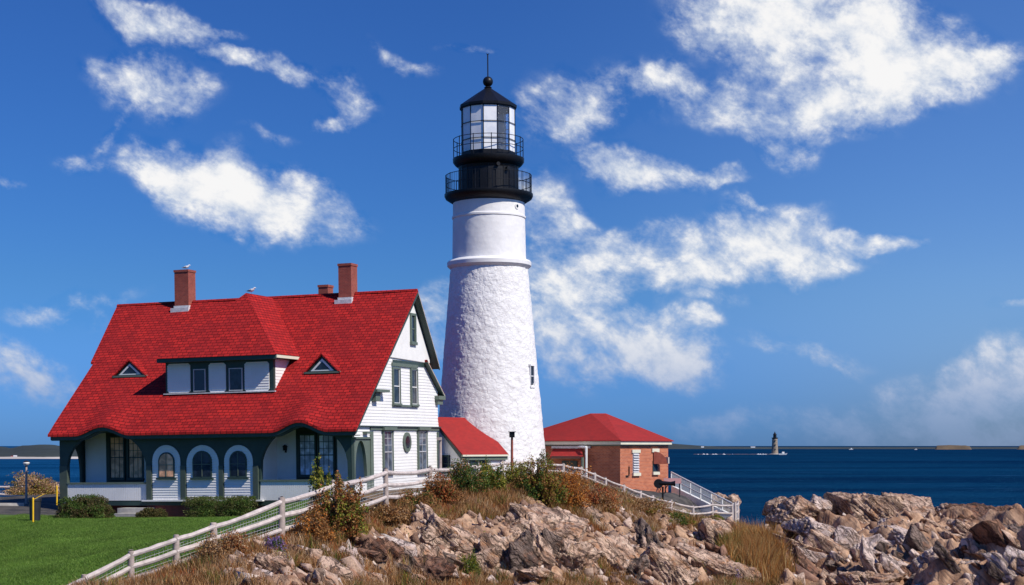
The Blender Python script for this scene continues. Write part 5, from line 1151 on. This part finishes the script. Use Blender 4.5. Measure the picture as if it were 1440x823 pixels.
# uncountable shattered rock between the outcrops
g = np.random.default_rng(5)
n_ = 60000; x = g.uniform(-19, 36, n_); y = g.uniform(48, 101, n_); z = gz(x, y); u_, v_ = pix(x, y, z); rk = gat(RK, x, y)
cl = fbm(np.stack([x * .7, y * .7, x * 0], -1), 3, 71); m_k = (rk > .35 + .4 * g.random(n_)) & (cl > -.02) & (v_ > 715) & (v_ < 840) & (u_ > 300) & (u_ < 1460) & (z > 3) & ((u_ < 1090) | (g.random(n_) < .12))
x, y, z = x[m_k][:7500], y[m_k][:7500], z[m_k][:7500]; n_ = len(x); sz = g.gamma(2.0, .065, n_) + .04
VV, FF, WH, base_i = [], [], [], 0
HULL = []
for k in range(18):
    bm = bmesh.new(); ptsk = g.uniform(-1, 1, (11, 3)) * np.array([1, .75, .5])
    for q in ptsk: bm.verts.new(q)
    r_ = bmesh.ops.convex_hull(bm, input=bm.verts[:]); bmesh.ops.delete(bm, geom=[q for q in r_['geom_interior'] if isinstance(q, bmesh.types.BMVert)], context='VERTS')
    bmesh.ops.triangulate(bm, faces=bm.faces[:]); bm.verts.ensure_lookup_table(); bm.verts.index_update()
    HULL.append((np.array([q.co for q in bm.verts]), np.array([[q.index for q in f.verts] for f in bm.faces]))); bm.free()
kind_ = g.integers(0, 18, n_)
for k in range(18):
    ii = np.nonzero(kind_ == k)[0]; hv_, hf_ = HULL[k]; nh = len(hv_); m0 = len(ii)
    Vk = hv_[None] * (sz[ii] * g.uniform(.8, 1.4, m0))[:, None, None]
    tl = g.normal(.75, .35, m0); c_, s_ = np.cos(tl)[:, None], np.sin(tl)[:, None]; Vk = np.stack([Vk[..., 0] * c_ + Vk[..., 2] * s_, Vk[..., 1], -Vk[..., 0] * s_ + Vk[..., 2] * c_], -1)
    an = g.normal(0, .5, m0); c_, s_ = np.cos(an)[:, None], np.sin(an)[:, None]; Vk = np.stack([Vk[..., 0] * c_ - Vk[..., 1] * s_, Vk[..., 0] * s_ + Vk[..., 1] * c_, Vk[..., 2]], -1) + np.stack([x[ii], y[ii], z[ii] + sz[ii] * .1], -1)[:, None, :]
    VV.append(Vk.reshape(-1, 3)); FF.append((hf_[None] + (base_i + np.arange(m0) * nh)[:, None, None]).reshape(-1, 3)); WH.append(np.repeat(ii, nh)); base_i += m0 * nh
V = np.concatenate(VV); FQ = np.concatenate(FF); WH = np.concatenate(WH)
pal = np.array([(.66, .48, .37), (.52, .36, .27), (.42, .27, .19), (.32, .18, .12), (.74, .60, .50), (.26, .15, .10)]); cc = pal[g.integers(0, 6, n_)] * g.uniform(.8, 1.15, (n_, 1))
def rubmat():
    m, n, b = newmat('shattered_rock'); a = n.n('ShaderNodeVertexColor', layer_name='col'); gg = n.n('ShaderNodeTexCoord').outputs['Object']; ff = n.noise(gg, 7, 6, .7)
    n.l(n.mix(n.ramp(ff, .35, .65, True, .75, 0), a.outputs[0], n.mix(1.0, a.outputs[0], (.45, .42, .4), 'MULTIPLY')), b.inputs['Base Color']); b.inputs['Roughness'].default_value = .95; bump(n, b, ff, .9, .06); return m
rb = mesh_np('rubble', V, None, rubmat(), col=cc[WH], quads=FQ); tag(rb, 'shattered broken rock scattered between the outcrops', 'rubble', kind='stuff')
#==VEG==
# ------------------------------------------------------------------ vegetation
def mixcol(pal, n, g, jit=.25):
    pal = np.array(pal, float); i = g.integers(0, len(pal), n); c = pal[i] * (1 + g.uniform(-jit, jit, (n, 1))); return c
def leaves(P, size, dirn, g, asp=.55):
    n = len(P); a = g.normal(0, 1, (n, 3)); a = a + dirn; a /= np.linalg.norm(a, axis=1)[:, None]; b = np.cross(a, g.normal(0, 1, (n, 3))); b /= np.linalg.norm(b, axis=1)[:, None] + 1e-9
    s = size * g.uniform(.6, 1.35, (n, 1)); V = np.stack([P - a * s * .5, P + b * s * asp * .5, P + a * s * .5, P - b * s * asp * .5], 1)
    return V.reshape(-1, 3), np.arange(n * 4).reshape(n, 4)
def shrub(name, label, cat, base, rx, ry, h, pal, n, leaf=.07, seed=1, lump=.5, stems=7, pal2=None, boxy=False, spiky=0., group=None):
    g = np.random.default_rng(seed); t = thing(name, label, cat, tuple(base), group=group); B = np.array(base)
    q = g.normal(0, 1, (n * 3, 3)); q /= np.linalg.norm(q, axis=1)[:, None]; q[:, 2] = np.abs(q[:, 2]) if not boxy else q[:, 2]
    if boxy: q = np.sign(q) * np.abs(q) ** .55; q /= np.maximum(.8, np.abs(q).max(1))[:, None]
    rad = g.uniform(0, 1, len(q)) ** .38; lp = 1 + lump * fbm(q * 1.7 + seed * 7, 3, seed) + lump * .6 * pnoise(q * 5 + seed, seed + 2)
    p = q * (rad * lp)[:, None]
    dn = pnoise(p * 3.2 + seed * 3, seed + 4) + .6 * pnoise(p * 7 + seed, seed + 8); p = p[dn > -.12][:n]
    w = p * np.array([rx, ry, h * (.5 if boxy else 1)]) + B + np.array([0, 0, h * (.5 if boxy else .04)])
    c = mixcol(pal, len(p), g)
    if pal2 is not None:
        s_ = sm(fbm(p * 1.6 + 11 + seed, 2, seed + 3), -.15, .15)[:, None] > g.uniform(0, 1, (len(p), 1)); c = np.where(s_, mixcol(pal2, len(p), g), c)
    V, Q_ = leaves(w, leaf, np.array([0, 0, .5 + spiky]), g, .55 if not spiky else .22); 
    mesh_np('foliage', V, None, M_leaf, t, col=np.repeat(c, 4, 0), quads=Q_)
    m = MB()
    for k in range(stems):
        an = g.uniform(0, 6.28); e = B + np.array([rx * .75 * math.cos(an) * g.uniform(.3, 1), ry * .75 * math.sin(an) * g.uniform(.3, 1), h * g.uniform(.6, .98)]); mid = B * .5 + e * .5 + g.normal(0, .06, 3)
        m.tube([B + g.normal(0, .04, 3) * np.array([1, 1, 0]) - np.array([0, 0, .1]), mid, e], [.025, .016, .006], 5)
    m.build('stem', M_twig, t); return t
M_twig = paint('twig_bark', (.13, .09, .065), .9, .3, 6, .5)
GD = [(.035, .08, .014), (.055, .11, .018), (.08, .13, .022), (.13, .16, .03)]; BRN = [(.27, .12, .035), (.32, .16, .05), (.18, .075, .025), (.36, .20, .08)]; RST = [(.40, .11, .03), (.29, .065, .025), (.44, .16, .045)]
ORG = [(.60, .19, .03), (.52, .22, .04), (.62, .28, .06), (.42, .14, .03)]; YG = [(.22, .23, .025), (.16, .19, .02), (.32, .26, .04)]; TAN = [(.46, .28, .14), (.36, .21, .10), (.54, .38, .22)]; PUR = [(.20, .12, .30), (.30, .22, .42)]
def onhill(u, v, D): p = wpt(u, v, D); p.z = float(gz(np.array(p.x), np.array(p.y))); return p
def sh(u, v, D, wpx, hpx, *a, **k):
    a = list(a); a[4] = int(a[4] * 1.7); k['leaf'] = k.get('leaf', .07) * 1.2
    p = onhill(u, v, D); kx = D / F; return shrub(a[0], a[1], a[2], (p.x, p.y, p.z), wpx * kx / 2, max(.4, wpx * kx / 2 * .8), hpx * kx, *a[3:], **k)
# hedges by the porch
sh(119, 726, 96.5, 88, 32, 'hedge', 'dark green rounded bush in front of the left porch railing', 'bush', GD, 15000, leaf=.075, seed=3, pal2=[(.07, .08, .02), (.10, .085, .03), (.13, .09, .04)], lump=.35)
sh(213, 727, 96.5, 44, 14, 'hedge', 'smallest low brown-green bush at the foot of the arched windows', 'bush', [(.06, .07, .02), (.13, .09, .03), (.09, .085, .02)], 5000, leaf=.07, seed=4, lump=.3)
sh(310, 727, 96.5, 92, 29, 'hedge', 'clipped boxy dark green hedge below the right arched windows', 'hedge', GD, 14000, leaf=.07, seed=5, pal2=[(.07, .085, .02), (.10, .10, .03)], boxy=True, lump=.14)
sh(48, 713, 126, 74, 26, 'bush', 'brown and olive brush against the far left fence', 'bush', BRN + YG, 6000, leaf=.10, seed=6, pal2=TAN, lump=.6)
# slope shrubs
sh(480, 760, 59.5, 70, 78, 'shrub', 'tall autumn shrub with rust and green leaves covering a fence post', 'shrub', BRN + RST[:1], 9500, leaf=.085, seed=11, pal2=YG + BRN[:2] + GD[3:], lump=.75, stems=22)
sh(452, 752, 60.5, 36, 70, 'shrub', 'narrow green shrub just behind the tall rust-coloured one', 'shrub', GD + YG, 3200, leaf=.08, seed=12, pal2=YG, lump=.7, stems=12)
sh(440, 772, 57.5, 60, 40, 'shrub', 'low orange-brown shrub under the tall autumn shrub', 'shrub', ORG[:2] + BRN, 3500, leaf=.07, seed=13, pal2=BRN, lump=.7, stems=10)
sh(652, 694, 74.5, 62, 44, 'shrub', 'brownish leafy shrub in front of the passage windows', 'shrub', BRN + GD, 5200, leaf=.075, seed=14, pal2=GD, lump=.75, stems=18)
sh(690, 692, 76.5, 46, 42, 'shrub', 'yellow-green shrub below the lighthouse base', 'shrub', YG, 4200, leaf=.075, seed=15, pal2=BRN[:1] + GD, lump=.75, stems=14)
sh(762, 708, 77, 66, 60, 'shrub', 'large dark green shrub on the crest at the lighthouse foot', 'shrub', GD, 11000, leaf=.075, seed=16, pal2=BRN[:2] + YG[:1], lump=.65, stems=20)
sh(728, 700, 79, 52, 38, 'shrub', 'scraggly olive shrub beside the dark iron post', 'shrub', GD + BRN, 5200, leaf=.07, seed=17, pal2=YG, lump=.8, stems=16)
sh(800, 716, 78, 62, 52, 'shrub', 'bright orange shrub right of the dark green one', 'shrub', ORG, 6500, leaf=.07, seed=18, pal2=BRN + ORG, lump=.75, stems=16)
sh(838, 712, 81, 60, 36, 'shrub', 'rusty tan shrub at the head of the descending fence', 'shrub', BRN + TAN, 4200, leaf=.075, seed=19, pal2=RST, lump=.75, stems=12)
sh(580, 712, 68, 70, 24, 'shrub', 'low green and brown shrub beneath the oval window', 'shrub', GD + BRN, 4200, leaf=.07, seed=20, pal2=BRN, lump=.7, stems=12)
sh(545, 716, 65, 60, 20, 'shrub', 'low tan scrub at the fence post below the gable', 'shrub', BRN + TAN, 3000, leaf=.07, seed=21, pal2=BRN, lump=.7, stems=12)
sh(620, 705, 71, 56, 34, 'shrub', 'brown shrub at the foot of the tall wooden post', 'shrub', BRN, 4200, leaf=.07, seed=22, pal2=RST + GD[:1], lump=.75, stems=12)
sh(900, 728, 88, 90, 22, 'shrub', 'low olive and tan scrub below the white fence', 'shrub', YG + BRN, 5000, leaf=.07, seed=23, pal2=BRN + TAN, lump=.6, stems=10)
sh(948, 738, 91, 60, 18, 'shrub', 'small olive scrub under the fence bend', 'shrub', YG + BRN, 2600, leaf=.07, seed=24, pal2=GD, lump=.6, stems=8)
sh(660, 816, 63, 34, 34, 'shrub', 'moss-green tuft in a crevice left of the dark cliff', 'shrub', GD + YG, 2600, leaf=.055, seed=25, lump=.6, stems=6)
sh(385, 784, 54.5, 34, 30, 'aster', 'clump of purple asters by the fence above the cream boulders', 'flower', GD, 2200, leaf=.05, seed=26, lump=.5, pal2=PUR, stems=12)
sh(1030, 826, 78.5, 24, 20, 'aster', 'small purple asters at the bottom edge near the tall grass', 'flower', GD[:2], 900, leaf=.06, seed=27, lump=.5, pal2=PUR, stems=6)
sh(330, 792, 53, 46, 34, 'shrub', 'dry red-brown weeds growing through the lower fence rails', 'shrub', RST + BRN + TAN, 2800, leaf=.05, seed=28, lump=.8, stems=26)
sh(300, 800, 52.5, 50, 34, 'shrub', 'tan weedy scrub at the foot of the second fence panel', 'shrub', BRN + TAN, 2600, leaf=.05, seed=29, lump=.8, stems=22)
# grass blades
def blades(P, hgt, wid, lean, col, g):
    n = len(P); an = g.uniform(0, 6.283, n); s = np.stack([np.cos(an), np.sin(an), np.zeros(n)], -1) * wid[:, None]
    L = g.normal(0, 1, (n, 3)) * lean; L[:, 2] = 0; tip = P + np.stack([L[:, 0], L[:, 1], np.ones(n)], -1) * hgt[:, None]; mid = P + np.stack([L[:, 0] * .35, L[:, 1] * .35, np.full(n, .55)], -1) * hgt[:, None]
    V = np.stack([P - s, P + s, mid + s * .7, tip, mid - s * .7], 1).reshape(-1, 3); k = np.arange(n)[:, None] * 5
    q1 = k + np.array([0, 1, 2, 4]); q2 = k + np.array([4, 2, 3, 3])
    tri = np.concatenate([k + np.array([0, 1, 2]), k + np.array([0, 2, 4]), k + np.array([4, 2, 3])]); return V, tri, np.repeat(col, 5, 0)
def scatter(n, x0, x1, y0, y1, g, keep):
    x = g.uniform(x0, x1, n); y = g.uniform(y0, y1, n); z = gz(x, y); m = keep(x, y, z, gat(RK, x, y), gat(LW, x, y)); return np.stack([x, y, z], -1)[m]
g = np.random.default_rng(77)
def kslope(x, y, z, rk, lw):
    u, v = pix(x, y, z); cl = fbm(np.stack([x * 1.3, y * 1.3, x * 0], -1), 3, 6)
    return (rk < .62 + cl * .8) & (lw < .5) & (u > -40) & (u < 1130) & (v < 850) & (v > 640) & (y < 101) & (z > 3.2) & (cl > -.28) & ~((x > 4) & (y > 100))
P = scatter(760000, -20, 17, 48, 102, g, kslope)
fy = np.interp(P[:, 0], FX, FY)
P = P[((P[:, 1] < fy - .1) & (P[:, 0] > -14.2)) | ((P[:, 1] < fy + .5) & (P[:, 0] > -9)) | (P[:, 0] > 2)]
fr2 = np.interp(P[:, 0], [(u - 720) * D / F for u, v, D, h in FR], [D for u, v, D, h in FR]); P = P[(P[:, 0] < 1.5) | (P[:, 1] < fr2 + .3)]
zn = fbm(np.stack([P[:, 0] * .35, P[:, 1] * .35, P[:, 0] * 0], -1), 3, 19); zn2 = fbm(np.stack([P[:, 0] * .9, P[:, 1] * .9, P[:, 0] * 0], -1), 2, 29)
ca = mixcol(BRN + TAN[:1], len(P), g, .35); cbb = mixcol(TAN + BRN[:1], len(P), g, .3); cc = mixcol(GD[:3] + YG[:1] + BRN, len(P), g, .3); cdd = mixcol(RST + BRN[:2], len(P), g, .3)
col = np.where((zn > .12)[:, None], cbb, ca); col = np.where(((zn2 > .22) & (g.random(len(P)) < .8))[:, None], cc, col); col = np.where(((zn2 < -.22) & (g.random(len(P)) < .8))[:, None], cdd, col)
hg = g.uniform(.16, .50, len(P)) * (1 + .9 * np.clip(zn2, -.4, .6)); V, T_, cl_ = blades(P, hg, g.uniform(.007, .016, len(P)), .35, col, g)
dg = mesh_np('dry_grass', V, None, M_grass, col=cl_, quads=T_); tag(dg, 'brown and tan dry grass covering the rocky slope below the fence', 'grass', kind='stuff')
# leafy ground cover
P = scatter(330000, -20, 17, 48, 102, g, lambda x, y, z, rk, lw: kslope(x, y, z, rk * .7, lw) & (fbm(np.stack([x * .8, y * .8, x * 0], -1), 3, 96) > .02))
fy = np.interp(P[:, 0], FX, FY); P = P[(P[:, 1] < fy - .1) | (P[:, 0] > 2)]; fr2 = np.interp(P[:, 0], [(u - 720) * D / F for u, v, D, h in FR], [D for u, v, D, h in FR]); P = P[(P[:, 0] < 1.5) | (P[:, 1] < fr2)]
hv = fbm(np.stack([P[:, 0] * .8, P[:, 1] * .8, P[:, 0] * 0], -1), 3, 96); P[:, 2] += g.uniform(0, 1, len(P)) * np.clip(hv, 0, .6) * 1.3
hue = fbm(np.stack([P[:, 0] * .5, P[:, 1] * .5, P[:, 0] * 0], -1), 2, 196); col = np.where((hue > .1)[:, None], mixcol(GD + YG + BRN[:1], len(P), g, .3), mixcol(BRN + RST + TAN[:1], len(P), g, .3))
V, Q_ = leaves(P, .06, np.array([0, 0, .6]), g); gc = mesh_np('ground_cover', V, None, M_leaf, col=np.repeat(col, 4, 0), quads=Q_); tag(gc, 'low leafy brown and green ground cover among the dry grass', 'ground cover', kind='stuff')
# lawn
def klawn(x, y, z, rk, lw):
    u, v = pix(x, y, z); return (lw > .6) & (u > -30) & (u < 560) & (v < 840) & (y < 99)
P = scatter(900000, -31, -4, 48, 99, g, klawn); keepn = g.random(len(P)) < np.clip(1.25 - (P[:, 1] - 50) / 60, .35, 1); P = P[keepn]
lw_ = fbm(np.stack([P[:, 0] * .5, P[:, 1] * .25, P[:, 0] * 0], -1), 3, 61); col = mixcol([(.085, .175, .02), (.11, .20, .026), (.145, .23, .04)], len(P), g, .2); col *= (1 + .45 * np.clip(lw_, -.5, .5))[:, None]
V, T_, cl_ = blades(P, g.uniform(.04, .085, len(P)), g.uniform(.006, .012, len(P)), .45, col, g)
lg = mesh_np('lawn_grass', V, None, M_grass, col=cl_, quads=T_); tag(lg, 'short green mown lawn grass in front of the house', 'grass', kind='stuff')
# green verge under the corner fence
P = scatter(160000, 9, 16.5, 92, 102, g, lambda x, y, z, rk, lw: (pix(x, y, z)[0] > 985) & (pix(x, y, z)[0] < 1070)); fr2 = np.interp(P[:, 0], [(u - 720) * D / F for u, v, D, h in FR], [D for u, v, D, h in FR]); P = P[(P[:, 1] < fr2 + .2) & (P[:, 1] > fr2 - 4)]
V, T_, cl_ = blades(P, g.uniform(.12, .3, len(P)), g.uniform(.008, .014, len(P)), .35, mixcol(YG + [(.08, .13, .02)], len(P), g, .3), g); vg = mesh_np('verge_grass', V, None, M_grass, col=cl_, quads=T_); tag(vg, 'bright green grass verge under the white corner fence', 'grass', kind='stuff')
# tall grass clump
P0_ = np.array(wpt(1066, 823, 82)); n = 42000; x = np.clip(g.normal(0, .42, n), -.95, .95); y = g.normal(0, .5, n)
tx = np.round(x * 9 + g.normal(0, .2, n)) / 9; ty = np.round(y * 7 + g.normal(0, .2, n)) / 7; x = x * .45 + tx * .55; y = y * .45 + ty * .55
P = np.stack([P0_[0] + x * 1.65, P0_[1] + 1.5 + y * 3.0, np.zeros(n)], -1); P[:, 2] = np.minimum(gz(P[:, 0], P[:, 1]), P0_[2] + 2.0) - .1
tk = hsh(np.round(tx * 9).astype(np.int64), np.round(ty * 7).astype(np.int64), np.zeros(n, np.int64), 4); uu = x
hh_ = (1.75 - .5 * np.abs(uu)) * g.uniform(.35, 1.0, n) * (.65 + .6 * tk); mixv = tk * .7 + g.random(n) * .4 + uu * .35 + (y < -.4) * .25
col = np.where((mixv < .46)[:, None], mixcol([(.06, .10, .015), (.11, .14, .02), (.20, .20, .04)], n, g, .3), mixcol([(.46, .19, .045), (.36, .22, .07), (.50, .34, .14), (.30, .12, .04)], n, g, .3))
V, T_, cl_ = blades(P, hh_, g.uniform(.010, .024, n), .24, col, g); tg = mesh_np('tall_grass', V, None, M_grass, col=cl_, quads=T_); tag(tg, 'clump of tall green and tan grass between the slope and the right rocks', 'tall grass')
#==FAR==
# ------------------------------------------------------------------ far shore, islands, distant light
M_far = paint('far_wooded_land', (.030, .040, .034), .95, .3, .01, .0); M_beach = paint('far_beach', (.48, .43, .38), .9, .2, .01, 0); M_isl = paint('low_brown_island', (.12, .085, .05), .95, .3, .02, 0)
def land(name, us, tops, vb, D, depth, mat, jag=.5, seed=1):
    """ridge of land: an outline with real depth"""
    us = np.array(us, float); n = 160; uu = np.linspace(us[0], us[-1], n); tp = np.interp(uu, us, tops); zt = (HOR - tp) * D / F + EYE; z0_ = EYE - (vb - HOR) * D / F
    nz = fbm(np.stack([uu * .15, uu * 0, uu * 0 + seed], -1), 4, seed) * jag * D / F; zt = np.maximum(zt + nz, .3); tpr = sm(np.arange(n), 0, 14) * sm(n - 1 - np.arange(n), 0, 14); zt = zt * tpr - 1.5 * (1 - tpr); xx = (uu - 720) * D / F
    rows = []
    for (f, k) in ((0, -.02), (.25, .55), (.5, 1.0), (.8, .7), (1, -.02)):
        zz = np.where(k < 0, -1, zt * k + (fbm(np.stack([uu * .2, uu * 0 + f * 9, uu * 0], -1), 3, seed + 3) * jag * .6 * D / F if 0 < f < 1 else 0)); rows.append(np.stack([xx * (1 + f * depth / D), np.full(n, D + f * depth), zz], -1))
    V = np.concatenate(rows); i = np.arange(5 * n).reshape(5, n); Q_ = np.stack([i[:-1, :-1], i[:-1, 1:], i[1:, 1:], i[1:, :-1]], -1).reshape(-1, 4)
    o_ = mesh_np(name, V, None, mat, quads=Q_, smooth=True); o_['kind'] = 'structure'; return o_
land('far_hills', [-420, -250, -60, 5, 15, 30, 60, 75, 90, 130, 200, 330, 500], [632, 628, 626, 628.5, 631, 627, 625, 625.5, 628, 629, 630, 630, 631], 645, 1340, 300, M_far, .6, 3)
land('far_beach', [-250, -40, 20, 60, 115, 150, 300, 500], [643, 643, 642.5, 643, 642.3, 642.6, 643.5, 644], 646, 1315, 24, M_beach, .3, 4)
land('far_headland', [600, 760, 860, 945, 965, 985, 1010, 1060, 1200, 1440, 1700], [628, 626, 623, 623.6, 625.4, 626.8, 628.3, 628.9, 629.2, 629.0, 628.6], 631, 5200, 900, M_far, .22, 5)
land('low_island', [1313, 1318, 1335, 1358, 1368], [628.6, 626.6, 626.0, 626.6, 628.5], 629.5, 4600, 60, M_isl, .2, 6)
land('low_island', [1428, 1436, 1460, 1500], [628, 626.5, 626, 627.5], 629, 4600, 60, M_isl, .2, 7)
land('reef', [966, 985, 1000, 1030, 1050, 1080, 1096, 1100], [639.4, 638.9, 639.3, 638.9, 639.25, 638.8, 638.7, 639.5], 640, 2000, 14, M_rockd, .5, 8)
# white surf on the reef
m = MB(); 
for k in range(13):
    u = random.choice([985, 990, 1004, 1022, 1026, 1070, 1074]) + random.uniform(-5, 5); w = random.uniform(.8, 2.6); D = random.uniform(1960, 1990); p = wpt(u, 639, D); p.z = 0
    L_ = w * D / F; m.add([(p.x - L_, p.y, .02), (p.x, p.y - 5, .02), (p.x + L_, p.y, .02), (p.x, p.y + 2, random.uniform(.5, 1.3))], [(0, 1, 3), (1, 2, 3), (2, 0, 3), (0, 2, 1)])
sf = m.build('surf', M_white2); tag(sf, 'white breaking water along the low reef left of the distant lighthouse', 'surf', kind='stuff')
# distant lighthouse
D = 2010; kk = D / F; cx = (1089.6 - 720) * kk; FMd = Matrix.Translation((cx, D, 0)); dl = thing('distant_lighthouse', 'small granite lighthouse far out on the sea ledge', 'lighthouse', (0, 0, 0), FMd)
def dz(v): return EYE - (v - HOR) * kk
MB().lathe([(8.5 * kk, -1), (8 * kk, dz(638.5)), (5.5 * kk, dz(638.2))], n=24).build('base', M_stone, dl)
MB().lathe([(4.9 * kk, dz(639)), (4.6 * kk, dz(636)), (4.0 * kk, dz(625)), (3.7 * kk, dz(617))], n=32).build('tower', M_granite, dl, smooth=True)
MB().lathe([(3.7 * kk, dz(617)), (4.6 * kk, dz(616.5)), (4.6 * kk, dz(615.6)), (2.4 * kk, dz(615.5)), (2.3 * kk, dz(611.5)), (2.8 * kk, dz(611.3)), (.9 * kk, dz(609)), (.3 * kk, dz(607))], n=16).build('lantern', M_black, dl)
m = MB()
for v in (633, 627, 621): m.box(-.8 * kk, .4 * kk, -4.8 * kk, -3.6 * kk, dz(v), dz(v - 2))
m.build('window', M_dark, dl)
# boats
def boat(u, v, D, L, label):
    kx = D / F; x = (u - 720) * kx; t = thing('boat', label, 'boat', (x, D, 0)); h = L * .16
    MB().add([(x - L / 2, D - L * .12, h * .9), (x + L * .42, D - L * .12, h), (x + L / 2, D, h * 1.3), (x + L * .42, D + L * .12, h), (x - L / 2, D + L * .12, h * .9), (x - L * .46, D - L * .08, -.2), (x + L * .36, D - L * .07, -.2), (x + L * .38, D, -.2), (x + L * .36, D + L * .07, -.2), (x - L * .46, D + L * .08, -.2)],
             [(0, 1, 2, 3, 4), (9, 8, 7, 6, 5), (0, 5, 6, 1), (1, 6, 7, 2), (2, 7, 8, 3), (3, 8, 9, 4), (4, 9, 5, 0)]).build('hull', M_white2, t)
    MB().box(x - L * .1, x + L * .16, D - L * .07, D + L * .07, h * .95, h * 2.1).build('cabin', M_white2, t); MB().tube([(x - L * .02, D, h * 2), (x - L * .02, D, h * 3.6)], L * .006, 6).build('mast', M_dark, t)
boat(1101, 640, 1900, 11, 'white boat floating just right of the distant lighthouse')
boat(1073, 639, 1930, 4, 'tiny white boat left of the distant lighthouse')
boat(1197, 629, 4400, 13, 'far white vessel on the horizon right of the distant lighthouse')
boat(1288, 629, 4300, 9, 'tiny far boat near the low brown island')
# buildings on far shores
def hut(u, v, D, w, h, label, roofm=M_felt):
    kx = D / F; x = (u - 720) * kx; z = EYE - (v - HOR) * kx; t = thing('house', label, 'house', (x, D, z)); w *= kx; h *= kx
    MB().box(x - w / 2, x + w / 2, D, D + w * .6, z - h * .5, z + h * .6).build('wall', M_white2, t); MB().prism([(x - w * .55, D - w * .05, z + h * .6), (x - w * .55, D + w * .3, z + h), (x - w * .55, D + w * .65, z + h * .6)], (w * 1.1, 0, 0)).build('roof', roofm, t, uv='auto')
hut(21, 643, 1330, 4.5, 2.6, 'white house on the far left beach', M_lead); hut(16.5, 643.3, 1332, 3, 2, 'small brownish-roofed house left of the white beach house')
hut(1059, 629.2, 5150, 6, 1.2, 'pale building low on the horizon left of the distant lighthouse', M_lead); hut(988, 629, 5150, 4, 1.2, 'pale building on the shore right behind the brick building', M_lead)
